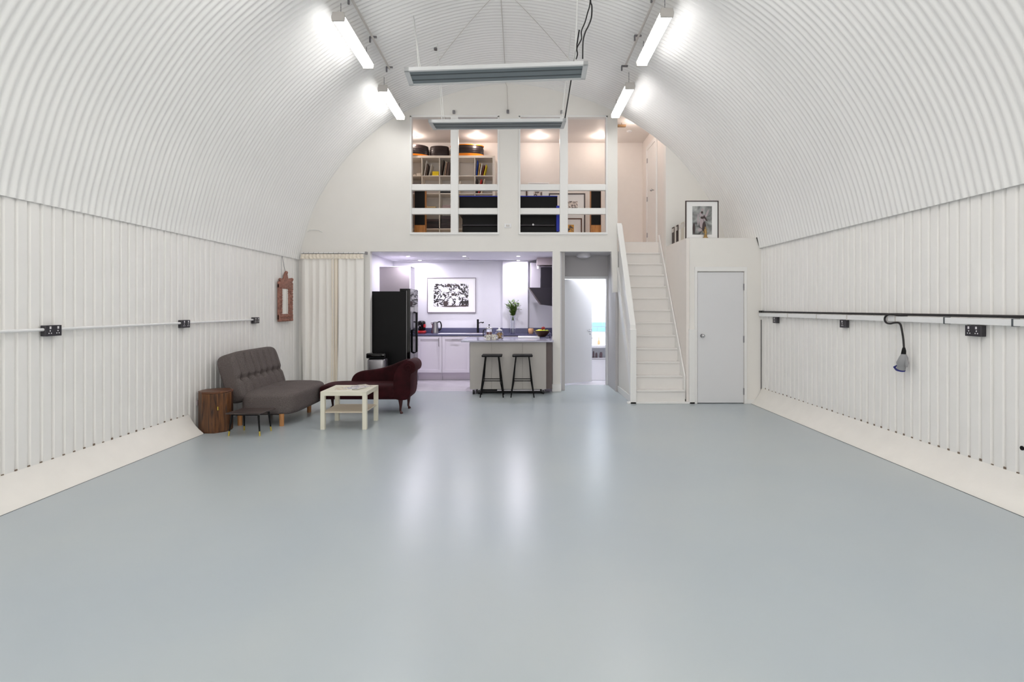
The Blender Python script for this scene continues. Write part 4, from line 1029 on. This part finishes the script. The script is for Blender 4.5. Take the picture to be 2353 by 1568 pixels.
disc('smoke_alarm', 1446, 301, LC-.001, .05, .025, M['whiteplastic'], 'round white smoke alarm on the loft ceiling above the landing', 'smoke alarm')
hdx, hdy = disc('dome_light', 1341, 584, ZK-.001, .135, .07, M['dome'], 'unlit round dome light on the hallway ceiling', 'light')
c = P(1428.5, 289.5, 9.8)
solo(MB().box(c.x-.075, c.x+.075, c.y-.03, c.y+.03, c.z-.018, c.z+.018, bev=.003).tube([(c.x, c.y, c.z+.018), (c.x, c.y, LC)], .004, 6), 'hanging_block', M['duct2'], 'small brown wooden block hanging above the stair landing', 'block', origin=c)
# switch on the wide pillar
c = P(1167, 519, BY-.001)
sw = thing('light_switch', c, 'white double switch plate on the wall between the loft windows', 'switch')
MB().box(c.x-.06, c.x+.06, c.y-.010, c.y, c.z-.036, c.z+.036, bev=.003).build('plate', M['whiteplastic'], sw)
MB().box(c.x-.028, c.x-.004, c.y-.014, c.y-.010, c.z-.016, c.z+.016).box(c.x+.004, c.x+.028, c.y-.014, c.y-.010, c.z-.016, c.z+.016).build('rocker', M['cap'], sw)

# ------------------------------------------------------------------ bathroom things seen through the door
bs = thing('wash_basin', (1.62, 10.75, .0), 'white wash basin on a pedestal seen through the open bathroom door', 'basin')
MB().box(1.36, 1.90, 10.60, 10.98, ZA(800, 10.6), ZA(793, 10.6)+.0, bev=.01, seg=3).build('basin', M['basin'], bs, smooth=40)
MB().tube([(1.47, 10.92, ZA(793, 10.6)), (1.47, 10.92, ZA(793, 10.6)+.12), (1.47, 10.84, ZA(793, 10.6)+.12)], .012, 8).build('basin_tap', M['chrome'], bs, smooth=True)
MB().box(1.40, 1.86, 10.66, 10.97, 0, .42, bev=.004).build('cupboard', M['basin'], bs)
zs = ZA(793, 10.6)
MB().box(1.42, 1.84, 10.64, 10.96, .43, .445).box(1.42, 1.44, 10.64, 10.96, .42, zs-.06).box(1.82, 1.84, 10.64, 10.96, .42, zs-.06).build('open_shelf', M['basin'], bs)
solo(MB().lathe((XA(1376, 10.72), 10.72, zs+.001), [(0, 0), (.025, 0), (.025, .06), (.008, .09), (.008, .14), (0, .14)], 16), 'soap_bottle', M['orange'], 'peach soap bottle standing on the wash basin', 'bottle', smooth=40, origin=(XA(1376, 10.72), 10.72, zs))
for (a, b, h, lab) in ((1.465, 1.50, .13, 'small dark bottle under the basin by the door edge'), (1.52, 1.56, .10, 'small dark pot in the middle of the shelf under the basin'), (1.60, 1.66, .11, 'small brown pot at the far end of the shelf under the basin')):
    solo(MB().lathe(((a+b)/2, 10.70, .446), [(0, 0), ((b-a)/2, 0), ((b-a)/2, h*.7), ((b-a)/3, h), (0, h)], 14), 'toiletry_pot', M['towel'], lab, 'toiletry', smooth=40, origin=((a+b)/2, 10.70, .446))

# ------------------------------------------------------------------ loft furniture
SY = 10.62; pitch = 40.6
shx1 = XA(1137, SY); cell = .348; shx0 = shx1-5*cell-.09
SY = 10.62; shz1 = ZA(357.5, SY); shz0 = LZ
bk = thing('bookshelf', ((shx0+shx1)/2, SY+.18, LZ), 'large white cube bookshelf against the loft wall', 'bookshelf')
m = MB(); m.box(shx0, shx0+.045, SY, SY+.36, shz0, shz1, bev=.002); m.box(shx1-.045, shx1, SY, SY+.36, shz0, shz1, bev=.002)
m.box(shx0+.045, shx1-.045, SY, SY+.36, shz1-.045, shz1, bev=.002); m.box(shx0+.045, shx1-.045, SY, SY+.36, shz0, shz0+.03)
m.build('outer_case', M['shelf'], bk)
cellz = (shz1-shz0-.075)/5
hz_ = [shz1-.045-i*.348 for i in range(6)]
m = MB()
for i in range(1, 5): x = shx0+.045+i*cell; m.box(x-.008, x+.008, SY+.004, SY+.355, shz0+.03, shz1-.045)
m.build('upright', M['shelf'], bk)
m = MB()
for i in range(1, 6):
    if hz_[i] > shz0+.04: m.box(shx0+.045, shx1-.045, SY+.004, SY+.355, hz_[i]-.016, hz_[i])
m.build('divider', M['shelf'], bk)
def cellpos(c, r): return shx0+.045+c*cell+.01, (hz_[r+1] if hz_[r+1] > shz0 else shz0+.03)
NB = [0]
def book(c, r, off, w, h, lean, rgb, lab, d=.22, flat=False, zoff=0, name='book', grp='books and papers on the loft bookshelf'):
    x, z = cellpos(c, r); x += off; z += zoff+.003; NB[0] += 1
    y0 = SY+.03
    mm = mat('cover_%d_%d_%d' % rgb, rgb, .5)
    t = thing(name, (x, y0+d/2, z), lab, 'book' if name == 'book' else name.replace('_', ' '), grp)
    rt = Matrix.Translation((x, 0, z)) @ Matrix.Rotation(math.radians(-lean), 4, 'Y')
    if flat: rt = Matrix.Translation((x, 0, z))
    if lean < 0: rt = Matrix.Translation((x, 0, z)) @ Matrix.Rotation(math.radians(-lean), 4, 'Y') @ Matrix.Translation((-w, 0, 0))
    MB().box(0, w, y0, y0+.004, 0, h, mtx=rt).box(0, min(.003, w*.2), y0, y0+d, 0, h, mtx=rt).box(w-min(.003, w*.2), w, y0, y0+d, 0, h, mtx=rt).build('cover', mm, t)
    MB().box(.003, w-.003, y0+.004, y0+d-.004, .003, h-.003, mtx=rt).build('pages', M['paper'], t)
# second column from the window edge, top row: three leaning books and a yellow box
book(1, 0, .045, .02, .30, -9, (225, 222, 215), 'tall white book leaning in the top row beside the first upright')
book(1, 0, .085, .03, .235, -7, (92, 78, 70), 'brown-grey book leaning against the tall white one')
book(1, 0, .135, .018, .235, -13, (235, 230, 220), 'white book leaning outermost of three beside the yellow box')
book(1, 0, .19, .128, .085, 0, (245, 214, 20), 'bright yellow box in the top row of the bookshelf', flat=True, name='storage_box')
book(2, 0, .03, .02, .31, -9, (60, 44, 36), 'dark brown tall book in the top row next to the first window mullion')
book(2, 0, .068, .012, .29, -9.5, (226, 214, 196), 'cream thin book leaning between dark ones next to the mullion')
book(2, 0, .105, .03, .26, -9, (150, 124, 104), 'tan thick book in the top row next to the mullion')
book(2, 0, .16, .05, .27, -9, (84, 64, 56), 'brown thick book in the top row half behind the mullion')
book(4, 0, .03, .02, .30, -4, (42, 84, 190), 'blue spined book standing at the upright in the end top cell')
book(4, 0, .065, .022, .25, -8, (224, 180, 100), 'ochre book leaning on the blue one')
book(4, 0, .10, .025, .24, -9, (240, 232, 216), 'cream book leaning mid-cell in the end top cell')
book(4, 0, .14, .02, .21, -12, (120, 40, 34), 'dark red book in the end top cell')
book(4, 0, .175, .022, .22, -14, (240, 214, 40), 'yellow book leaning outermost in the end top cell')
book(0, 0, .225, .09, .05, 0, (238, 230, 218), 'low white box lying in the first top cell', flat=True, name='storage_box')
book(0, 0, .16, .06, .03, 0, (220, 212, 200), 'white folded papers in the first top cell', flat=True, name='papers')
book(4, 1, .03, .025, .28, -3, (50, 44, 48), 'black book in the second row of the end column')
book(4, 1, .075, .03, .28, -12, (200, 36, 30), 'red book leaning in the second row of the end column')
book(4, 1, .12, .022, .29, -14, (242, 226, 200), 'cream book leaning on the red book')
book(3, 1, .03, .03, .24, -8, (240, 228, 208), 'cream book alone in the second row by the mullion')
book(2, 1, .01, .30, .05, 0, (30, 26, 28), 'black flat case lowest in the second-row pile', flat=True, name='flat_case')
book(2, 1, .02, .28, .045, 0, (120, 112, 110), 'grey flat case in the middle of the second-row pile', flat=True, zoff=.052, name='flat_case')
book(2, 1, .01, .29, .05, 0, (44, 38, 38), 'dark flat case on top of the second-row pile', flat=True, zoff=.1, name='flat_case')
book(0, 1, .02, .29, .20, 0, (150, 138, 142), 'grey storage box in the second row of the first column', flat=True, name='storage_box')
book(1, 2, .01, .31, .06, 0, (40, 32, 34), 'dark flat case below a cream folder', flat=True, name='flat_case')
book(1, 2, .01, .25, .025, 0, (238, 206, 150), 'cream folder lying on a dark case', flat=True, zoff=.062, name='folder')
for k in range(5): book(2, 2, .04-.004*(k % 2), .27, .022, 0, (206-8*k, 178-6*k, 172-4*k), 'pinkish magazine in the pile beside the mullion, %s' % ('lowest', 'second up', 'middle', 'fourth up', 'topmost')[k], flat=True, zoff=.0235*k, name='magazine')
for k in range(4): book(1, 3, .01+.004*k, .30, .045, 0, ((46, 36, 40), (64, 54, 56), (34, 28, 32), (70, 56, 56))[k], 'dark flat case in the fourth-row pile behind the speaker, %s' % ('lowest', 'second up', 'third up', 'topmost')[k], flat=True, zoff=.047*k, name='flat_case')
for k in range(4): book(2, 3, .01+.004*k, .30, .06, 0, ((50, 40, 42), (60, 50, 50), (44, 36, 38), (66, 52, 54))[k], 'dark flat case in the fourth-row pile beside the mullion, %s' % ('lowest', 'second up', 'third up', 'topmost')[k], flat=True, zoff=.062*k, name='flat_case')
book(0, 2, .25, .05, .30, 0, (196, 170, 170), 'pale pink binder at the edge of the first column, middle row', name='binder')
book(0, 3, .25, .05, .29, 0, (70, 66, 110), 'dark blue binder low in the first column behind the speaker', name='binder')
# round cases on the shelf
def case(px, D, r, z0, z1, bands, lab):
    x = XA(px, D); SQ = Matrix.Diagonal((1, .5, 1, 1)); t = thing('round_case', (x, D, z0), lab, 'case', 'round dark cases on top of the bookshelf')
    MB().lathe((x, D, z0), [(0, 0), (r*.97, 0), (r, .02), (r*1.0, (z1-z0)*.55), (r*.97, z1-z0-.015), (r*.9, z1-z0), (0, z1-z0)], 40, mtx=SQ).build('shell', M['casebrown'], t, smooth=40)
    for (a, b) in bands: MB().lathe((x, D, z0), [(r*.9, a), (r*1.012, a), (r*1.012, b), (r*.9, b)], 40, mtx=SQ).build('orange_band', M['orangeband'], t, smooth=40)
    for q in (.35, .5, .65): MB().tube([(x+r*1.003*math.cos(k*PI/16), D+.5*r*1.003*math.sin(k*PI/16), z0+(z1-z0)*q) for k in range(32)], .004, 4, True).build('rib', M['casebrown'], t)
cy = SY+.17
case(940, cy, .398, shz1+.001, ZA(331, SY), [(.001, .035)], 'round black case with an orange base band at the end of the shelf')
case(1073, cy, .335, shz1+.001, ZA(330, SY), [(.001, .05), (.212, .228)], 'round black case with orange bands above and below')
case(1010, cy-.0, .193, shz1+.001, ZA(332, SY), [], 'plain round black case between the two orange-banded ones')

# wide black cabinet with blue edging
WY = 9.62
wx0, wx1 = -1.06, XA(1281, WY); wz1 = ZA(450, WY)
wc = thing('wide_cabinet', ((wx0+wx1)/2, WY+.2, LZ), 'wide black cabinet with blue top edge and yellow feet behind the loft windows', 'cabinet')
MB().box(wx0, wx1, WY+.01, WY+.50, ZA(478, WY)-.12, wz1-.014, bev=.004).build('upper_body', M['black'], wc)
MB().box(wx0, wx1+.0, WY, WY+.51, wz1-.016, wz1, bev=.003).build('blue_top_edge', M['blue'], wc)
MB().box(wx0+.05, wx1+.02, WY+.04, WY+.48, LZ+.08, ZA(478, WY)-.12, bev=.004).build('lower_body', M['black'], wc)
MB().box(wx1-.02, wx1+.035, WY+.0, WY+.48, LZ+.20, ZA(478, WY)+.04, bev=.004).build('blue_end', M['blue'], wc)
MB().cyl((wx0+.05, WY+.0, ZA(518, WY)), (wx1-.05, WY+.0, ZA(518, WY)), .018).build('front_rail', M['socket'], wc, smooth=30)
MB().cyl((XA(1225, WY), WY-.03, ZA(517, WY)), (XA(1225, WY), WY+.0, ZA(517, WY)), .018).build('rail_knob', M['chrome'], wc, smooth=30)
for (x, s_) in ((wx0+.02, 1), (wx1-.06, -1)):
    MB().tube([(x, WY+.0, LZ+.01), (x+.01*s_, WY-.01, LZ+.10), (x+.05*s_, WY+.02, LZ+.18)], [.03, .022, .016], 8).tube([(x, WY+.4, LZ+.01), (x+.01*s_, WY+.4, LZ+.10), (x+.05*s_, WY+.4, LZ+.18)], [.03, .022, .016], 8).build('yellow_foot', M['yellow'], wc, smooth=True)

# speakers
def speaker(pxa, pxb, D, lab, woodside):
    x0, x1 = XA(pxa, D), XA(pxb, D); z1 = ZA(432, D)
    t = thing('floor_speaker', ((x0+x1)/2, D+.14, LZ), lab, 'speaker', 'tall floor speakers in the loft')
    MB().box(x0, x1, D+.012, D+.17, LZ, z1, bev=.004).build('cabinet', M['speakerwood'], t)
    MB().box(x0+.006, x1-.006, D, D+.013, ZA(517, D), z1-.01, bev=.004).build('grille', M['grille'], t)
    MB().box(x0+.0, x1-.0, D+.005, D+.012, LZ, ZA(517.5, D)).build('lower_front', M['speakerwood'], t)
speaker(952, 976.8, 9.85, 'tall wooden speaker with black grille before the bookshelf', 1)
speaker(1357.8, 1381.5, 9.85, 'tall wooden speaker with black grille beside the leaning frames', -1)

# leaning pictures in the loft
def lp(px0, px1, py0, py1, D, fm, art, a, lab):
    picture('leaning_picture', XA(px0, D), XA(px1, D), (LZ+.002) if py1 is None else ZA(py1, D), ZA(py0, D), D, .025, fm, art, *( (XA(a[0], D), XA(a[1], D), ZA(a[3], D), ZA(a[2], D)) if art else (0, 0, 0, 0)), lab, fw=.022)
pa = print_mat('photo_grey', 14, (70, 50, 46), (226, 214, 206), .42, .56, 1.5, (3, 0, 1))
lp(1147, 1211, 436.5, None, 10.97, M['frame_brown'], None, None, 'white picture in a thin brown frame behind the wide cabinet')
lp(1213, 1262, 420, None, 10.93, M['paper'], pa, (1226, 1246, 441, 470), 'pale framed portrait rising over the blue cabinet edge')
lp(1261, 1344.5, 445, None, 10.80, M['frame_dark'], pa, (1290, 1327, 463, 490), 'large dark-framed picture leaning on the loft wall by the speaker')
pb = print_mat('photo_amber', 20, (60, 40, 34), (222, 160, 50), .42, .56, 1.2, (5, 2, 1))
lp(1262, 1337, 502, None, 10.64, M['frame_brown'], pb, (1300, 1318.5, 517, 540), 'smaller brown-framed picture with an amber photo, lowest in the loft')

# ------------------------------------------------------------------ things on top of the closet
pt = CTOP
a_x0, a_x1 = XA(1577, 8.18), XA(1653, 8.18)
art = print_mat('photo_statue', 7, (60, 62, 62), (190, 192, 190), .30, .72, .8, (1, 4, 2))
pc, pm = picture('framed_photograph', a_x0, a_x1, pt+.001, ZA(461, 8.20), 8.24, .03, M['frame_dark'], art, XA(1592, 8.2), XA(1637, 8.2), ZA(539, 8.2), ZA(473.5, 8.2), 'framed grey photograph of a winged statue standing on the closet top', fw=.013)
fm_ = MB(); yy = 8.24-.0205
def blob(m, u, v, r1, r2, dy=0, rot=0):
    c = P(u, v, 8.2); m.lathe((0, 0, 0), [(0, 0), (1, 0), (1, .3), (0, .3)], 14, mtx=Matrix.Translation((c.x, yy-dy, c.z)) @ Matrix.Rotation(rot, 4, 'Y') @ Matrix.Diagonal((r1/151, .003, r2/151, 1)) @ Matrix.Rotation(PI/2, 4, 'X'))
for q in ((1615, 482, 3, 3.5), (1611, 492, 3, 5), (1617, 498, 4, 5), (1626, 490, 2.2, 9, 0, .35), (1613, 512, 5, 12), (1620, 500, 3, 8), (1609, 528, 5, 4), (1605, 505, 1.8, 14)): blob(fm_, *q)
fm_.build('statue', M['duct'], pc)
fm_ = MB()
for q in ((1614, 488, 2.5, 3, .001), (1615, 500, 4.5, 3, .001), (1622, 502, 2, 8, .001, -.6), (1619, 522, 4.5, 13, .001), (1595.5, 525, 3, 13, .001)): blob(fm_, *q)
fm_.build('statue_shadow', M['frame_dark'], pc)
c = (XA(1621, 8.14), 8.14, pt)
fgn = thing('figurine', c, 'tiny tarnished gold figurine on the closet top before the statue photograph', 'figurine')
MB().lathe(c, [(0, 0), (.038, 0), (.038, .012), (.026, .02), (.022, .045), (.03, .05), (0, .05)], 16).build('pedestal', M['gold'], fgn, smooth=40)
MB().tube([(c[0], c[1], c[2]+.05), (c[0]+.006, c[1], c[2]+.09), (c[0]-.006, c[1], c[2]+.13), (c[0], c[1], c[2]+.15)], [.012, .02, .014, .008], 10).sph((c[0], c[1], c[2]+.163), .012).tube([(c[0]-.012, c[1], c[2]+.12), (c[0]-.03, c[1], c[2]+.10), (c[0]-.02, c[1], c[2]+.075)], .005, 6).tube([(c[0]+.012, c[1], c[2]+.12), (c[0]+.025, c[1], c[2]+.145)], .005, 6).build('statuette', M['gold'], fgn, smooth=True)
# box files along the stair edge of the closet
fx = 2.60
files = [(9.10, .13, (66, 56, 52), 'dark brown box file at the far end of the row on the closet top'), (8.975, .06, (214, 208, 200), 'white file between the two dark ones on the closet top'),
         (8.87, .085, (44, 30, 30), 'black box file second among the dark ones on the closet top'), (8.72, .13, (222, 218, 210), 'wide white file beside the black box file'),
         (8.58, .12, (206, 198, 184), 'cream file next to the framed statue photograph'), (8.44, .12, (226, 222, 214), 'off-white file hidden partly by the statue photograph')]
for (y, w, rgb, lab) in files:
    t = thing('box_file', (fx+.12, y, pt), lab, 'box file', None)
    MB().box(fx, fx+.24, y-w/2, y+w/2, pt+.001, pt+.31, bev=.003).build('case', mat('file_%d_%d_%d' % rgb, rgb, .5), t)
    MB().box(fx-.002, fx+.001, y-w/2+.012, y+w/2-.012, pt+.22, pt+.285).build('spine_label', M['cap'], t)

# ------------------------------------------------------------------ lights
def area(loc, size, power, col, rot=(0, 0, 0), sy=None, spread=None):
    l = bpy.data.lights.new('area', 'AREA'); l.energy = power; l.color = col; l.size = size
    if sy: l.shape = 'RECTANGLE'; l.size_y = sy
    else: l.shape = 'DISK'
    if spread: l.spread = spread
    o = bpy.data.objects.new('light', l); COL.objects.link(o); o.location = loc; o.rotation_euler = rot; return o
for (x, y) in kpos: area((x, y, ZK-.02), .08, 12, (.93, .89, 1.0))
for (x, y) in lpos:
    l = bpy.data.lights.new('downlight', 'POINT'); l.energy = 4.6; l.color = (1.0, .85, .76); l.shadow_soft_size = .04
    o = bpy.data.objects.new('light', l); COL.objects.link(o); o.location = (x, y-.05, LC-.11)
area((1.5, 10.5, ZK-.03), .4, 34, (.93, .96, 1.0))
# broad fill light added behind the camera, no window there
area((0, -3.9, 2.2), 5.5, 150, (1.0, .975, .955), (PI/2, 0, 0), sy=3.2)

w = bpy.data.worlds.new('world'); sc.world = w; w.use_nodes = True
w.node_tree.nodes['Background'].inputs['Color'].default_value = (.8, .85, .9, 1); w.node_tree.nodes['Background'].inputs['Strength'].default_value = .3

# ------------------------------------------------------------------ camera
cam = bpy.data.cameras.new('camera'); co = bpy.data.objects.new('camera', cam); COL.objects.link(co)
co.location = (0, 0, CH); co.rotation_euler = (PI/2, 0, 0)
cam.sensor_width = 36; cam.lens = F/2353*36
cam.shift_x = -(CX-2353/2)/2353; cam.shift_y = -(1568/2-HY)/2353
cam.clip_start = .05
sc.camera = co
vs_ = sc.view_settings
vs_.view_transform = 'Standard'; vs_.look = 'None'; vs_.gamma = 1; vs_.exposure = 0; vs_.use_curve_mapping = False
sc.cycles.use_denoising = True
sc.cycles.max_bounces = 10; sc.cycles.diffuse_bounces = 6
